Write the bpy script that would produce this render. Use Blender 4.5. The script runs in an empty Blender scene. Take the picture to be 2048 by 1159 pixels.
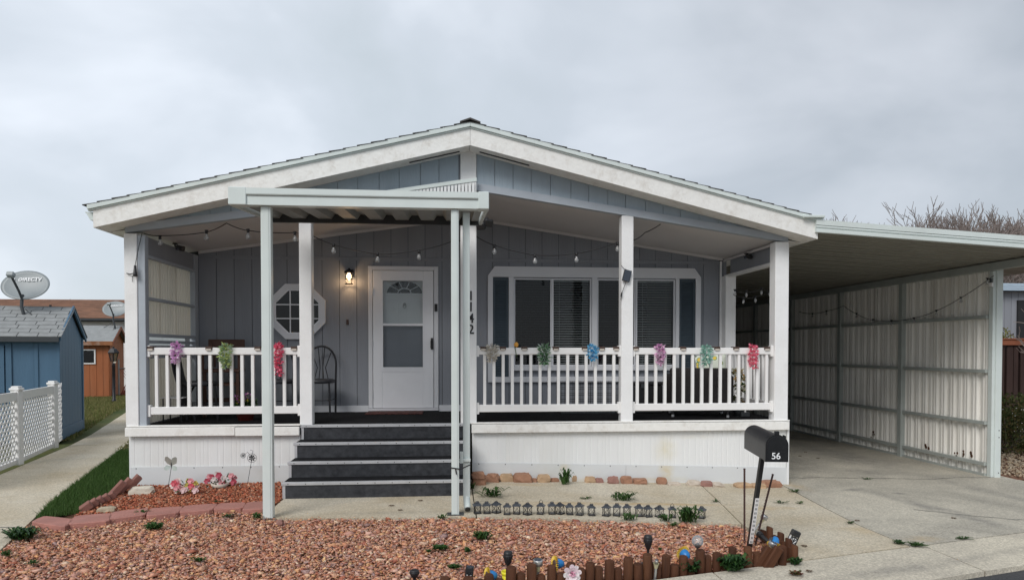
import bpy, bmesh, math, random
import numpy as np
from mathutils import Vector, Matrix
R=math.radians
random.seed(7); rng=np.random.default_rng(11)
SC=bpy.context.scene; COL=SC.collection
# ---------------- camera ----------------
F=1400.; PSI=R(5.06); PIT=R(-1.2); V0=729.; EYE=1.6
cd=bpy.data.cameras.new('camera'); cam=bpy.data.objects.new('camera',cd); COL.objects.link(cam)
cam.location=(0,0,EYE); cam.rotation_euler=(R(90)+PIT,0,-PSI)
cd.sensor_width=36; cd.lens=36*F/2048; cd.shift_y=(V0-579.5)/2048; cd.clip_end=1500; cd.clip_start=.05
SC.camera=cam
# ---------------- sky and sun ----------------
SUN_EL=R(40); SUN_AZ=R(212)      # overcast daylight, sun behind the camera, a little to its left
w=bpy.data.worlds.new('World'); SC.world=w; w.use_nodes=True; nt=w.node_tree; nt.nodes.clear()
def N(nt,t,**k):
    n=nt.nodes.new(t)
    for a,b in k.items():
        if a=='inp':
            for i,v in b.items(): n.inputs[i].default_value=v
        else: setattr(n,a,b)
    return n
out=N(nt,'ShaderNodeOutputWorld'); bg=N(nt,'ShaderNodeBackground',inp={'Strength':.1})
sky=N(nt,'ShaderNodeTexSky'); sky.sky_type='NISHITA'; sky.sun_disc=False; sky.sun_elevation=SUN_EL; sky.sun_rotation=SUN_AZ
tc=N(nt,'ShaderNodeTexCoord'); mp=N(nt,'ShaderNodeMapping'); mp.inputs['Scale'].default_value=(1,1,1.5); mp.inputs['Location'].default_value=(.35,.1,.2)
n1=N(nt,'ShaderNodeTexNoise',inp={'Scale':2.6,'Detail':5,'Roughness':.48,'Distortion':.25})
rp=N(nt,'ShaderNodeValToRGB'); e=rp.color_ramp.elements
e[0].position=.30; e[0].color=(4.5,5.0,5.4,1); e[1].position=.68; e[1].color=(7.0,7.4,8.0,1)
m=e.new(.5); m.color=(5.3,5.75,6.3,1)
# broad brightness: a brighter break in the clouds to the left of the house
nrm=N(nt,'ShaderNodeVectorMath',operation='DOT_PRODUCT'); nrm.inputs[1].default_value=Vector((-.42,.80,.42)).normalized()
mr=N(nt,'ShaderNodeMapRange',inp={'From Min':.70,'From Max':.99,'To Min':.84,'To Max':1.08})
mul=N(nt,'ShaderNodeMix',data_type='RGBA',blend_type='MULTIPLY'); mul.inputs[0].default_value=1
mx=N(nt,'ShaderNodeMix',data_type='RGBA'); mx.inputs[0].default_value=.9
L=nt.links.new
L(tc.outputs['Generated'],mp.inputs[0]); L(mp.outputs[0],n1.inputs['Vector']); L(n1.outputs[0],rp.inputs[0])
L(tc.outputs['Generated'],nrm.inputs[0]); L(nrm.outputs['Value'],mr.inputs[0])
# a heavier grey bank of cloud over the right
nr2=N(nt,'ShaderNodeVectorMath',operation='DOT_PRODUCT'); nr2.inputs[1].default_value=Vector((.68,.70,.27)).normalized()
mr2=N(nt,'ShaderNodeMapRange',inp={'From Min':.86,'From Max':1.0,'To Min':1.0,'To Max':.87}); mr2.interpolation_type='SMOOTHSTEP'
L(tc.outputs['Generated'],nr2.inputs[0]); L(nr2.outputs['Value'],mr2.inputs[0])
mm2=N(nt,'ShaderNodeMath',operation='MULTIPLY'); L(mr.outputs[0],mm2.inputs[0]); L(mr2.outputs[0],mm2.inputs[1])
L(rp.outputs[0],mul.inputs[6]); L(mm2.outputs[0],mul.inputs[7])
L(sky.outputs[0],mx.inputs[6]); L(mul.outputs[2],mx.inputs[7]); L(mx.outputs[2],bg.inputs[0]); L(bg.outputs[0],out.inputs[0])
sd=bpy.data.lights.new('sun','SUN'); sd.energy=1.5; sd.angle=R(28); sd.color=(1,.97,.93)
sun=bpy.data.objects.new('sun',sd); COL.objects.link(sun)
dirv=Vector((math.sin(SUN_AZ)*math.cos(SUN_EL),math.cos(SUN_AZ)*math.cos(SUN_EL),math.sin(SUN_EL)))
sun.rotation_euler=dirv.to_track_quat('Z','Y').to_euler(); sun.location=dirv*40
SC.view_settings.view_transform='Standard'; SC.view_settings.look='None'; SC.view_settings.gamma=1
SC.view_settings.use_curve_mapping=False; SC.view_settings.exposure=0.40
# ---------------- placing helpers ----------------
_f=Vector((math.sin(PSI)*math.cos(PIT),math.cos(PSI)*math.cos(PIT),math.sin(PIT)))
_r=Vector((math.cos(PSI),-math.sin(PSI),0)); _u=_r.cross(_f)
def G(x): return -.03*min(max(x-.3,0),9)          # the lot falls gently to the right
def ray(u,v): return _f+_r*((u-1024)/F)-_u*((v-V0)/F)
def atY(u,v,Y): d=ray(u,v); return Vector((0,0,EYE))+d*(Y/d.y)
def atX(u,v,X): d=ray(u,v); return Vector((0,0,EYE))+d*(X/d.x)
def atG(u,v,dz=0):
    z=0; d=ray(u,v)
    for _ in range(12):
        p=Vector((0,0,EYE))+d*((z+dz-EYE)/d.z); z=G(p.x)
    return p
def atZ(u,v,z): d=ray(u,v); return Vector((0,0,EYE))+d*((z-EYE)/d.z)
# ---------------- mesh builder ----------------
def woff(p):
    o=Vector((0,0,0))
    while p: o+=Vector(p.location); p=p.parent
    return o
class MB:
    def __init__(s): s.v=[]; s.f=[]; s.m=[]; s.sm=[]; s.cm=0
    def add(s,vs,fs,sm=False):
        k=len(s.v); s.v+= [tuple(q) for q in vs]
        for f in fs: s.f.append([i+k for i in f]); s.m.append(s.cm); s.sm.append(sm)
        return s
    def box(s,x0,x1,y0,y1,z0,z1,M=None):
        vs=[Vector((x,y,z)) for z in (z0,z1) for y in (y0,y1) for x in (x0,x1)]
        if M is not None: vs=[M@q for q in vs]
        return s.add(vs,[(0,2,3,1),(4,5,7,6),(0,1,5,4),(2,6,7,3),(0,4,6,2),(1,3,7,5)])
    def cbox(s,x0,x1,y0,y1,z0,z1,c=.006,M=None):
        # box with chamfered edges
        vs=[]
        for sx,X in ((1,x0),(-1,x1)):
            for sy,Y in ((1,y0),(-1,y1)):
                for sz,Z in ((1,z0),(-1,z1)):
                    vs+= [(X,Y+sy*c,Z+sz*c),(X+sx*c,Y,Z+sz*c),(X+sx*c,Y+sy*c,Z)]
        bm=bmesh.new(); bv=[bm.verts.new(q) for q in vs]
        r=bmesh.ops.convex_hull(bm,input=bv); bmesh.ops.dissolve_limit(bm,angle_limit=.01,verts=bm.verts,edges=bm.edges)
        bm.verts.index_update(); V=[q.co.copy() for q in bm.verts]
        if M is not None: V=[M@q for q in V]
        s.add(V,[[a.index for a in f.verts] for f in bm.faces]); bm.free(); return s
    def bar(s,a,b,w,d=None,up=(0,0,1)):
        a=Vector(a); b=Vector(b); d=d or w; t=(b-a).normalized(); up=Vector(up)
        if abs(t.dot(up))>.95: up=Vector((0,1,0))
        sx=t.cross(up).normalized(); sy=sx.cross(t)
        vs=[q+sx*i*w/2+sy*j*d/2 for q in (a,b) for i,j in ((-1,-1),(1,-1),(1,1),(-1,1))]
        return s.add(vs,[(0,1,2,3),(7,6,5,4),(0,4,5,1),(1,5,6,2),(2,6,7,3),(3,7,4,0)])
    def tube(s,pts,r,n=8,cap=True,sm=True):
        pts=[Vector(p) for p in pts]; rr=r if isinstance(r,(list,tuple)) else [r]*len(pts)
        rings=[]; prev=None
        for i,p in enumerate(pts):
            t=(pts[min(i+1,len(pts)-1)]-pts[max(i-1,0)])
            if t.length<1e-9: t=Vector((0,0,1))
            t.normalize()
            if prev is None: a=Vector((1,0,0)) if abs(t.x)<.8 else Vector((0,1,0))
            else: a=prev
            sx=(a-t*a.dot(t)).normalized(); prev=sx; sy=t.cross(sx)
            rings.append([p+(sx*math.cos(2*math.pi*k/n)+sy*math.sin(2*math.pi*k/n))*rr[i] for k in range(n)])
        vs=[q for g in rings for q in g]; fs=[]
        for i in range(len(pts)-1):
            for k in range(n): fs.append((i*n+k,i*n+(k+1)%n,(i+1)*n+(k+1)%n,(i+1)*n+k))
        s.add(vs,fs,sm)
        if cap: s.add(rings[0],[list(range(n))[::-1]]); s.add(rings[-1],[list(range(n))])
        return s
    def lathe(s,prof,c=(0,0,0),n=20,M=None,sm=True):
        vs=[];fs=[];c=Vector(c)
        for r,z in prof:
            for k in range(n):
                q=Vector((r*math.cos(2*math.pi*k/n),r*math.sin(2*math.pi*k/n),z))
                if M is not None: q=M@q
                vs.append(q+c)
        for i in range(len(prof)-1):
            for k in range(n): fs.append((i*n+k,i*n+(k+1)%n,(i+1)*n+(k+1)%n,(i+1)*n+k))
        return s.add(vs,fs,sm)
    def prism(s,poly,a,b,axis='y'):
        # extrude 2D polygon; axis y: poly=(x,z); axis x: poly=(y,z); axis z: poly=(x,y)
        n=len(poly)
        def P(p,t): return (p[0],t,p[1]) if axis=='y' else ((t,p[0],p[1]) if axis=='x' else (p[0],p[1],t))
        vs=[P(p,a) for p in poly]+[P(p,b) for p in poly]
        fs=[list(range(n)),list(range(n,2*n))[::-1]]+[(i,n+i,n+(i+1)%n,(i+1)%n) for i in range(n)]
        return s.add(vs,fs)
    def quad(s,*q): return s.add(q,[list(range(len(q)))])
    def build(s,name,mat,parent=None,world=False,fix=True):
        me=bpy.data.meshes.new(name); V=s.v
        if parent is not None and world:
            o=woff(parent); V=[(a-o.x,b-o.y,c-o.z) for a,b,c in V]
        me.from_pydata(V,[],s.f)
        for mm in (mat if isinstance(mat,(list,tuple)) else [mat]): me.materials.append(mm)
        me.polygons.foreach_set('material_index',s.m); me.polygons.foreach_set('use_smooth',s.sm)
        if fix:
            bm=bmesh.new(); bm.from_mesh(me); bmesh.ops.recalc_face_normals(bm,faces=bm.faces); bm.to_mesh(me); bm.free()
        me.update()
        o=bpy.data.objects.new(name,me); COL.objects.link(o)
        if parent is not None: o.parent=parent
        return o
def inst(name,mesh,parent,loc,rot=(0,0,0),sc=None):
    o=bpy.data.objects.new(name,mesh); COL.objects.link(o); o.parent=parent; o.location=loc; o.rotation_euler=rot
    if sc: o.scale=sc
    return o
def tag(o,label=None,cat=None,group=None,kind=None):
    if label: o['label']=label
    if cat: o['category']=cat
    if group: o['group']=group
    if kind: o['kind']=kind
    return o
def thing(name,label,cat,loc=(0,0,0),rz=0,group=None):
    o=bpy.data.objects.new(name,None); COL.objects.link(o); o.location=loc; o.rotation_euler=(0,0,rz); o.empty_display_size=.1
    return tag(o,label,cat,group)
KIDS={}
def copy_tree(o,parent=None):
    c=o.copy(); COL.objects.link(c); c.parent=parent
    for ch in [x for x in COL.objects if x.parent==o]: copy_tree(ch,c)
    return c
# ---------------- materials ----------------
def mat(name,col,rough=.6,var=.12,scale=6,bump=.0,bscale=60,metal=0,stretch=(1,1,1),dirt=None,dirt_amt=0,spec=.5,world=False,trans=0):
    m=bpy.data.materials.new(name); m.use_nodes=True; nt=m.node_tree; b=nt.nodes['Principled BSDF']; L=nt.links.new
    b.inputs['Roughness'].default_value=rough; b.inputs['Metallic'].default_value=metal
    b.inputs['Specular IOR Level'].default_value=spec
    tc=N(nt,'ShaderNodeTexCoord'); oi=N(nt,'ShaderNodeObjectInfo'); mp=N(nt,'ShaderNodeMapping'); mp.inputs['Scale'].default_value=stretch
    mw=N(nt,'ShaderNodeMath',operation='MULTIPLY'); mw.inputs[1].default_value=37
    L(oi.outputs['Random'],mw.inputs[0]); L(tc.outputs['Object'],mp.inputs[0])
    n=N(nt,'ShaderNodeTexNoise',noise_dimensions='4D',inp={'Scale':scale,'Detail':6,'Roughness':.6})
    L(mp.outputs[0],n.inputs['Vector']); L(mw.outputs[0],n.inputs['W'])
    mr=N(nt,'ShaderNodeMapRange',inp={'From Min':.3,'From Max':.7,'To Min':1-var,'To Max':1+var*.6}); L(n.outputs[0],mr.inputs[0])
    mu=N(nt,'ShaderNodeMix',data_type='RGBA',blend_type='MULTIPLY'); mu.inputs[0].default_value=1; mu.inputs[6].default_value=(*col,1)
    L(mr.outputs[0],mu.inputs[7]); last=mu.outputs[2]
    if dirt:
        n2=N(nt,'ShaderNodeTexNoise',noise_dimensions='4D',inp={'Scale':scale*.45,'Detail':7,'Roughness':.7}); L(mp.outputs[0],n2.inputs['Vector']); L(mw.outputs[0],n2.inputs['W'])
        r2=N(nt,'ShaderNodeMapRange',inp={'From Min':.5,'From Max':.75,'To Min':0,'To Max':dirt_amt}); L(n2.outputs[0],r2.inputs[0])
        mx=N(nt,'ShaderNodeMix',data_type='RGBA'); mx.inputs[7].default_value=(*dirt,1); L(r2.outputs[0],mx.inputs[0]); L(last,mx.inputs[6]); last=mx.outputs[2]
    L(last,b.inputs['Base Color'])
    if bump:
        n3=N(nt,'ShaderNodeTexNoise',inp={'Scale':bscale,'Detail':4}); L(mp.outputs[0],n3.inputs['Vector'])
        bp=N(nt,'ShaderNodeBump',inp={'Strength':bump,'Distance':.01}); L(n3.outputs[0],bp.inputs['Height']); L(bp.outputs[0],b.inputs['Normal'])
    if trans:
        tr=N(nt,'ShaderNodeBsdfTranslucent'); ms=N(nt,'ShaderNodeMixShader'); ms.inputs[0].default_value=trans
        L(last,tr.inputs[0]); L(b.outputs[0],ms.inputs[1]); L(tr.outputs[0],ms.inputs[2]); L(ms.outputs[0],nt.nodes['Material Output'].inputs[0])
    return m
def imat(name,cols,rough=.8,bump=0,spec=.3,trans=0):
    # colour picked per loose piece (stones, petals, leaves)
    m=bpy.data.materials.new(name); m.use_nodes=True; nt=m.node_tree; b=nt.nodes['Principled BSDF']; L=nt.links.new
    b.inputs['Roughness'].default_value=rough; b.inputs['Specular IOR Level'].default_value=spec
    g=N(nt,'ShaderNodeNewGeometry'); rp=N(nt,'ShaderNodeValToRGB'); rp.color_ramp.interpolation='LINEAR'
    e=rp.color_ramp.elements; n=len(cols)
    e[0].color=(*cols[0],1); e[1].color=(*cols[-1],1)
    for i in range(1,n-1): x=e.new(i/(n-1)); x.color=(*cols[i],1)
    L(g.outputs['Random Per Island'],rp.inputs[0])
    tc=N(nt,'ShaderNodeTexCoord'); no=N(nt,'ShaderNodeTexNoise',inp={'Scale':70,'Detail':4}); L(tc.outputs['Object'],no.inputs['Vector'])
    mr=N(nt,'ShaderNodeMapRange',inp={'From Min':.3,'From Max':.7,'To Min':.75,'To Max':1.2}); L(no.outputs[0],mr.inputs[0])
    mu=N(nt,'ShaderNodeMix',data_type='RGBA',blend_type='MULTIPLY'); mu.inputs[0].default_value=1
    L(rp.outputs[0],mu.inputs[6]); L(mr.outputs[0],mu.inputs[7]); L(mu.outputs[2],b.inputs['Base Color'])
    if bump:
        bp=N(nt,'ShaderNodeBump',inp={'Strength':bump,'Distance':.005}); L(no.outputs[0],bp.inputs['Height']); L(bp.outputs[0],b.inputs['Normal'])
    if trans:
        tr=N(nt,'ShaderNodeBsdfTranslucent'); ms=N(nt,'ShaderNodeMixShader'); ms.inputs[0].default_value=trans
        L(mu.outputs[2],tr.inputs[0]); L(b.outputs[0],ms.inputs[1]); L(tr.outputs[0],ms.inputs[2]); L(ms.outputs[0],nt.nodes['Material Output'].inputs[0])
    return m
def concrete(name,col,stain=(.25,.21,.15),st=.45):
    m=bpy.data.materials.new(name); m.use_nodes=True; nt=m.node_tree; b=nt.nodes['Principled BSDF']; L=nt.links.new
    b.inputs['Roughness'].default_value=.9; b.inputs['Specular IOR Level'].default_value=.25
    g=N(nt,'ShaderNodeNewGeometry')
    a=N(nt,'ShaderNodeTexNoise',inp={'Scale':.9,'Detail':8,'Roughness':.62,'Distortion':.6}); L(g.outputs['Position'],a.inputs['Vector'])
    f=N(nt,'ShaderNodeTexNoise',inp={'Scale':55,'Detail':5,'Roughness':.8}); L(g.outputs['Position'],f.inputs['Vector'])
    v=N(nt,'ShaderNodeTexVoronoi',inp={'Scale':75}); L(g.outputs['Position'],v.inputs['Vector'])
    r1=N(nt,'ShaderNodeMapRange',inp={'From Min':.35,'From Max':.68,'To Min':0,'To Max':st}); L(a.outputs[0],r1.inputs[0])
    m1=N(nt,'ShaderNodeMix',data_type='RGBA'); m1.inputs[6].default_value=(*col,1); m1.inputs[7].default_value=(*stain,1); L(r1.outputs[0],m1.inputs[0])
    r2=N(nt,'ShaderNodeMapRange',inp={'From Min':.3,'From Max':.7,'To Min':.70,'To Max':1.2}); L(f.outputs[0],r2.inputs[0])
    m2=N(nt,'ShaderNodeMix',data_type='RGBA',blend_type='MULTIPLY'); m2.inputs[0].default_value=1; L(m1.outputs[2],m2.inputs[6]); L(r2.outputs[0],m2.inputs[7])
    hs=N(nt,'ShaderNodeSeparateColor'); L(v.outputs['Color'],hs.inputs[0])
    r3=N(nt,'ShaderNodeMapRange',inp={'From Min':0,'From Max':1,'To Min':.80,'To Max':1.15}); L(hs.outputs[0],r3.inputs[0])
    m3=N(nt,'ShaderNodeMix',data_type='RGBA',blend_type='MULTIPLY'); m3.inputs[0].default_value=1; L(m2.outputs[2],m3.inputs[6]); L(r3.outputs[0],m3.inputs[7])
    L(m3.outputs[2],b.inputs['Base Color'])
    bp=N(nt,'ShaderNodeBump',inp={'Strength':.5,'Distance':.006}); L(f.outputs[0],bp.inputs['Height']); L(bp.outputs[0],b.inputs['Normal'])
    return m
def glass(name,tint=(1,1,1),refl=.9,ior=1.5,rough=.02):
    m=bpy.data.materials.new(name); m.use_nodes=True; nt=m.node_tree; L=nt.links.new; nt.nodes.clear()
    o=N(nt,'ShaderNodeOutputMaterial'); t=N(nt,'ShaderNodeBsdfTransparent'); t.inputs[0].default_value=(*tint,1)
    g=N(nt,'ShaderNodeBsdfGlossy'); g.inputs[0].default_value=(refl,refl,refl,1); g.inputs['Roughness'].default_value=rough
    f=N(nt,'ShaderNodeFresnel',inp={'IOR':ior}); ms=N(nt,'ShaderNodeMixShader')
    L(f.outputs[0],ms.inputs[0]); L(t.outputs[0],ms.inputs[1]); L(g.outputs[0],ms.inputs[2]); L(ms.outputs[0],o.inputs[0]); return m
def emit(name,col,s):
    m=bpy.data.materials.new(name); m.use_nodes=True; b=m.node_tree.nodes['Principled BSDF']
    b.inputs['Base Color'].default_value=(*col,1); b.inputs['Emission Color'].default_value=(*col,1); b.inputs['Emission Strength'].default_value=s; return m
WHITE=mat('white_paint',(.86,.86,.86),.5,.06,3,.3,55,dirt=(.5,.46,.4),dirt_amt=.25)
TRIMW=mat('white_paint_weathered',(.85,.84,.81),.55,.05,17,.4,26,dirt=(.46,.40,.33),dirt_amt=.55)
VINYL=mat('white_vinyl',(.84,.83,.82),.35,.03,3)
METAL=mat('pale_green_white_metal',(.66,.72,.70),.35,.06,3,dirt=(.5,.48,.42),dirt_amt=.2)
METALD=mat('awning_pan_metal',(.24,.25,.24),.5,.15,4)
SKIRT=mat('white_skirting',(.79,.80,.80),.5,.05,2,dirt=(.56,.51,.40),dirt_amt=.3,stretch=(1,1,.3))
FLASH=mat('grey_white_flashing',(.66,.68,.69),.5,.04,1.5,dirt=(.55,.50,.36),dirt_amt=.35)
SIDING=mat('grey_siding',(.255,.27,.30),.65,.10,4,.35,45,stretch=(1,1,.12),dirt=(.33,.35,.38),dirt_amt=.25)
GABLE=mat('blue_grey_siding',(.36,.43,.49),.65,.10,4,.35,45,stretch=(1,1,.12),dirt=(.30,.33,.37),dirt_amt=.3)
HEAD=mat('blue_grey_trim',(.40,.44,.49),.6,.08,3,.2,40)
CEIL=mat('porch_ceiling',(.66,.64,.64),.75,.05,1.2,.12,60)
WALLW=mat('trim_soft_white',(.72,.73,.76),.5,.04,3)
CARPET=mat('black_carpet',(.056,.058,.064),.95,.45,14,.6,220,spec=.1)
CARPETF=mat('black_deck_carpet',(.018,.018,.020),.95,.3,10,.5,200,spec=.1)
ALU=mat('aluminium_nosing',(.55,.56,.58),.4,.1,8,metal=.4)
SHING=mat('dark_shingle',(.085,.08,.078),.9,.35,12,.5,80)
SHINGG=mat('grey_shingle',(.30,.31,.31),.9,.18,9,.4,90,dirt=(.16,.16,.16),dirt_amt=.4)
SHINGB=mat('brown_shingle',(.25,.125,.075),.9,.45,2.5,.4,60,dirt=(.13,.08,.055),dirt_amt=.8)
BLUE=mat('blue_shed_paint',(.075,.155,.245),.55,.15,3,.25,40,stretch=(1,1,.2),dirt=(.07,.13,.2),dirt_amt=.4)
RUST=mat('brown_shed_paint',(.36,.115,.04),.7,.2,5,.3,30,stretch=(1,1,.2),dirt=(.32,.2,.12),dirt_amt=.35)
BLACK=mat('black_plastic',(.018,.018,.02),.45,.2,8)
BLACKM=mat('black_metal',(.015,.015,.018),.35,.2,8,metal=.2)
SHUT=mat('slate_blue_shutter',(.05,.072,.092),.55,.15,5)
CORR=mat('cream_corrugated',(.87,.85,.80),.5,.12,3,stretch=(1,1,.18),dirt=(.50,.44,.36),dirt_amt=.5)
CORRT=mat('cream_corrugated_translucent',(.70,.66,.58),.5,.12,3,stretch=(1,1,.18),dirt=(.45,.38,.28),dirt_amt=.4,trans=.35)
CPM=mat('carport_frame_metal',(.40,.43,.41),.5,.12,4,dirt=(.33,.31,.26),dirt_amt=.3)
CPR=mat('carport_roof_metal',(.235,.225,.19),.5,.1,2,dirt=(.2,.18,.14),dirt_amt=.4)
CONC=concrete('concrete',(.63,.57,.46),(.44,.35,.22),.65)
CONCD=concrete('driveway_concrete',(.60,.555,.46),(.31,.29,.25),.75)
CONCG=concrete('gutter_concrete',(.68,.62,.50),(.42,.38,.32),.65)
ASPH=concrete('asphalt',(.075,.075,.078),(.05,.05,.052),.6)
DIRT=concrete('dirt',(.24,.12,.075),(.14,.08,.05),.6)
LAWNG=concrete('lawn_soil',(.06,.085,.02),(.14,.125,.045),.7)
STONES=imat('red_gravel_stones',[(.50,.18,.10),(.33,.11,.075),(.80,.52,.33),(.56,.25,.15),(.26,.16,.15),(.72,.36,.16),(.58,.33,.26),(.42,.14,.08),(.86,.68,.50),(.52,.19,.10),(.68,.42,.33),(.32,.21,.20),(.76,.46,.34),(.66,.31,.17),(.44,.15,.09),(.80,.50,.24),(.58,.27,.19),(.50,.30,.26)],.7,.6)
STONESR=imat('fine_red_rock',[(.50,.14,.07),(.36,.09,.05),(.64,.28,.15),(.36,.10,.055),(.46,.16,.08),(.25,.09,.06),(.60,.38,.26)],.85,.4)
PEBBLE=imat('tan_gravel_stones',[(.42,.33,.22),(.28,.2,.13),(.55,.47,.35),(.35,.27,.2),(.48,.38,.27),(.22,.18,.14)],.85,.3)
GRASS=imat('green_grass',[(.04,.085,.018),(.065,.135,.028),(.05,.105,.02),(.10,.16,.05)],.7,trans=.25)
GRASSY=imat('winter_lawn',[(.13,.16,.04),(.24,.21,.08),(.09,.13,.03),(.28,.23,.11),(.15,.19,.05)],.8,trans=.25)
WEED=imat('weed_leaf',[(.035,.085,.02),(.06,.13,.03),(.03,.07,.02),(.08,.15,.04)],.5,trans=.2)
WEEDD=imat('dark_ivy_leaf',[(.02,.055,.02),(.035,.09,.025),(.015,.04,.015),(.08,.16,.04)],.35,trans=.15)
REDLEAF=imat('red_creeper_leaf',[(.16,.04,.03),(.10,.09,.03),(.06,.10,.03),(.22,.07,.045)],.6)
PAVER=mat('red_paver',(.42,.19,.155),.9,.2,5,.5,60,dirt=(.22,.15,.13),dirt_amt=.4)
BRICK=mat('dark_red_brick',(.27,.12,.095),.9,.25,8,.5,60)
LOG=mat('stained_log',(.08,.030,.014),.7,.5,12,.9,35,stretch=(1,1,.12),dirt=(.19,.085,.04),dirt_amt=.6,spec=.25)
WOOD=mat('dark_brown_wood',(.075,.03,.018),.6,.3,8,.3,30,stretch=(1,1,.2))
FENCEB=mat('brown_fence_wood',(.04,.02,.016),.75,.3,6,.3,30,stretch=(1,1,.2))
FENCET=mat('red_brown_cap_wood',(.26,.085,.04),.7,.2,6)
BARK=mat('grey_bark',(.15,.12,.105),.9,.25,12)
TWIG=mat('thin_twig',(.25,.20,.18),.9,.2,12)
GLASSW=glass('window_glass',(.88,.90,.90),.9,1.28)
GLASSD=glass('dark_tinted_glass',(.42,.44,.45),.9,1.38)
def bulbglass():
    m=glass('clear_bulb_glass',(.9,.92,.93),1,1.45,.05); nt=m.node_tree; o=[n for n in nt.nodes if n.type=='OUTPUT_MATERIAL'][0]; src=o.inputs[0].links[0].from_socket
    d=N(nt,'ShaderNodeBsdfDiffuse'); d.inputs[0].default_value=(.8,.82,.84,1); k=N(nt,'ShaderNodeMixShader'); k.inputs[0].default_value=.22
    nt.links.new(src,k.inputs[1]); nt.links.new(d.outputs[0],k.inputs[2]); nt.links.new(k.outputs[0],o.inputs[0]); return m
GLASSC=bulbglass() #'clear_bulb_glass',(.85,.87,.88),1,1.6,.05)
GLASSM=glass('door_screen_glass',(.66,.68,.70),.9,1.3)
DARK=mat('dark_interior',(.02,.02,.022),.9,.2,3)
ROOM=mat('dim_room_wall',(.05,.048,.045),.9,.1,2)
SLAT=mat('grey_blind_slat',(.42,.43,.43),.5,.08,3)
STORMW=mat('door_white',(.84,.85,.88),.4,.04,3)
SCREEN=mat('inner_door_white',(.80,.81,.83),.5,.04,3)
DISH=mat('satellite_dish_grey',(.27,.30,.31),.4,.06,4)
DARKM=mat('dark_grey_metal',(.05,.055,.06),.5,.15,6)
LETW=mat('white_lettering',(.85,.86,.87),.5,.02,3)
YEL=mat('yellow_plastic',(.75,.52,.07),.45,.08,8)
YELB=mat('bright_yellow_plastic',(.80,.70,.03),.35,.05,8)
BLUEP=mat('bright_blue_plastic',(.02,.20,.52),.35,.05,8)
SOLAR=mat('solar_cell',(.04,.05,.07),.2,.1,8)
STEEL=mat('brushed_steel',(.50,.50,.50),.35,.08,8,metal=.7)
CREAMP=mat('cream_lamp_plastic',(.62,.58,.38),.4,.06,8,trans=.2)
BEIGE=mat('beige_cushion',(.62,.56,.48),.9,.08,8)
WICK=mat('black_wicker',(.018,.014,.014),.6,.5,60,.8,120)
BROWNC=mat('brown_clip_plastic',(.07,.04,.03),.4,.15,8)
CLIPL=mat('pale_lens',(.55,.5,.44),.4,.1,8)
TERR=mat('red_pot',(.25,.04,.03),.6,.1,8)
REDF=mat('red_fence_slat',(.28,.05,.04),.7,.15,6)
GALV=mat('galvanised_pipe',(.35,.36,.37),.4,.1,6,metal=.5)

def stain(m,spots,col):
    # rust and water stains at fixed places on a panel: (x, z, half width, half height, strength)
    nt=m.node_tree; b=nt.nodes['Principled BSDF']; L=nt.links.new; src=b.inputs['Base Color'].links[0].from_socket
    g=N(nt,'ShaderNodeNewGeometry'); no=N(nt,'ShaderNodeTexNoise',inp={'Scale':9,'Detail':5}); L(g.outputs['Position'],no.inputs['Vector'])
    for (x,z,rx,rz,k) in spots:
        mp=N(nt,'ShaderNodeMapping'); mp.vector_type='TEXTURE'; mp.inputs['Location'].default_value=(x,8.62,z); mp.inputs['Scale'].default_value=(rx,1,rz)
        L(g.outputs['Position'],mp.inputs[0]); ln=N(nt,'ShaderNodeVectorMath',operation='LENGTH'); L(mp.outputs[0],ln.inputs[0])
        mr=N(nt,'ShaderNodeMapRange',inp={'From Min':1.0,'From Max':.0,'To Min':0,'To Max':k}); mr.interpolation_type='SMOOTHSTEP'; L(ln.outputs['Value'],mr.inputs[0])
        mu=N(nt,'ShaderNodeMath',operation='MULTIPLY'); L(mr.outputs[0],mu.inputs[0]); r2=N(nt,'ShaderNodeMapRange',inp={'From Min':.3,'From Max':.65,'To Min':.3,'To Max':1}); L(no.outputs[0],r2.inputs[0]); L(r2.outputs[0],mu.inputs[1])
        mx=N(nt,'ShaderNodeMix',data_type='RGBA'); mx.inputs[7].default_value=(*col,1); L(mu.outputs[0],mx.inputs[0]); L(src,mx.inputs[6]); src=mx.outputs[2]
    L(src,b.inputs['Base Color'])
stain(FLASH,[(2.72,.06,.14,.30,.85),(1.42,.14,.10,.16,.55),(2.0,-.03,1.6,.05,.35),(-2.8,-.03,1.2,.05,.3)],(.60,.47,.20))
stain(SKIRT,[(2.72,.34,.22,.26,.5),(3.0,.50,.5,.05,.2)],(.66,.58,.36))

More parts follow.
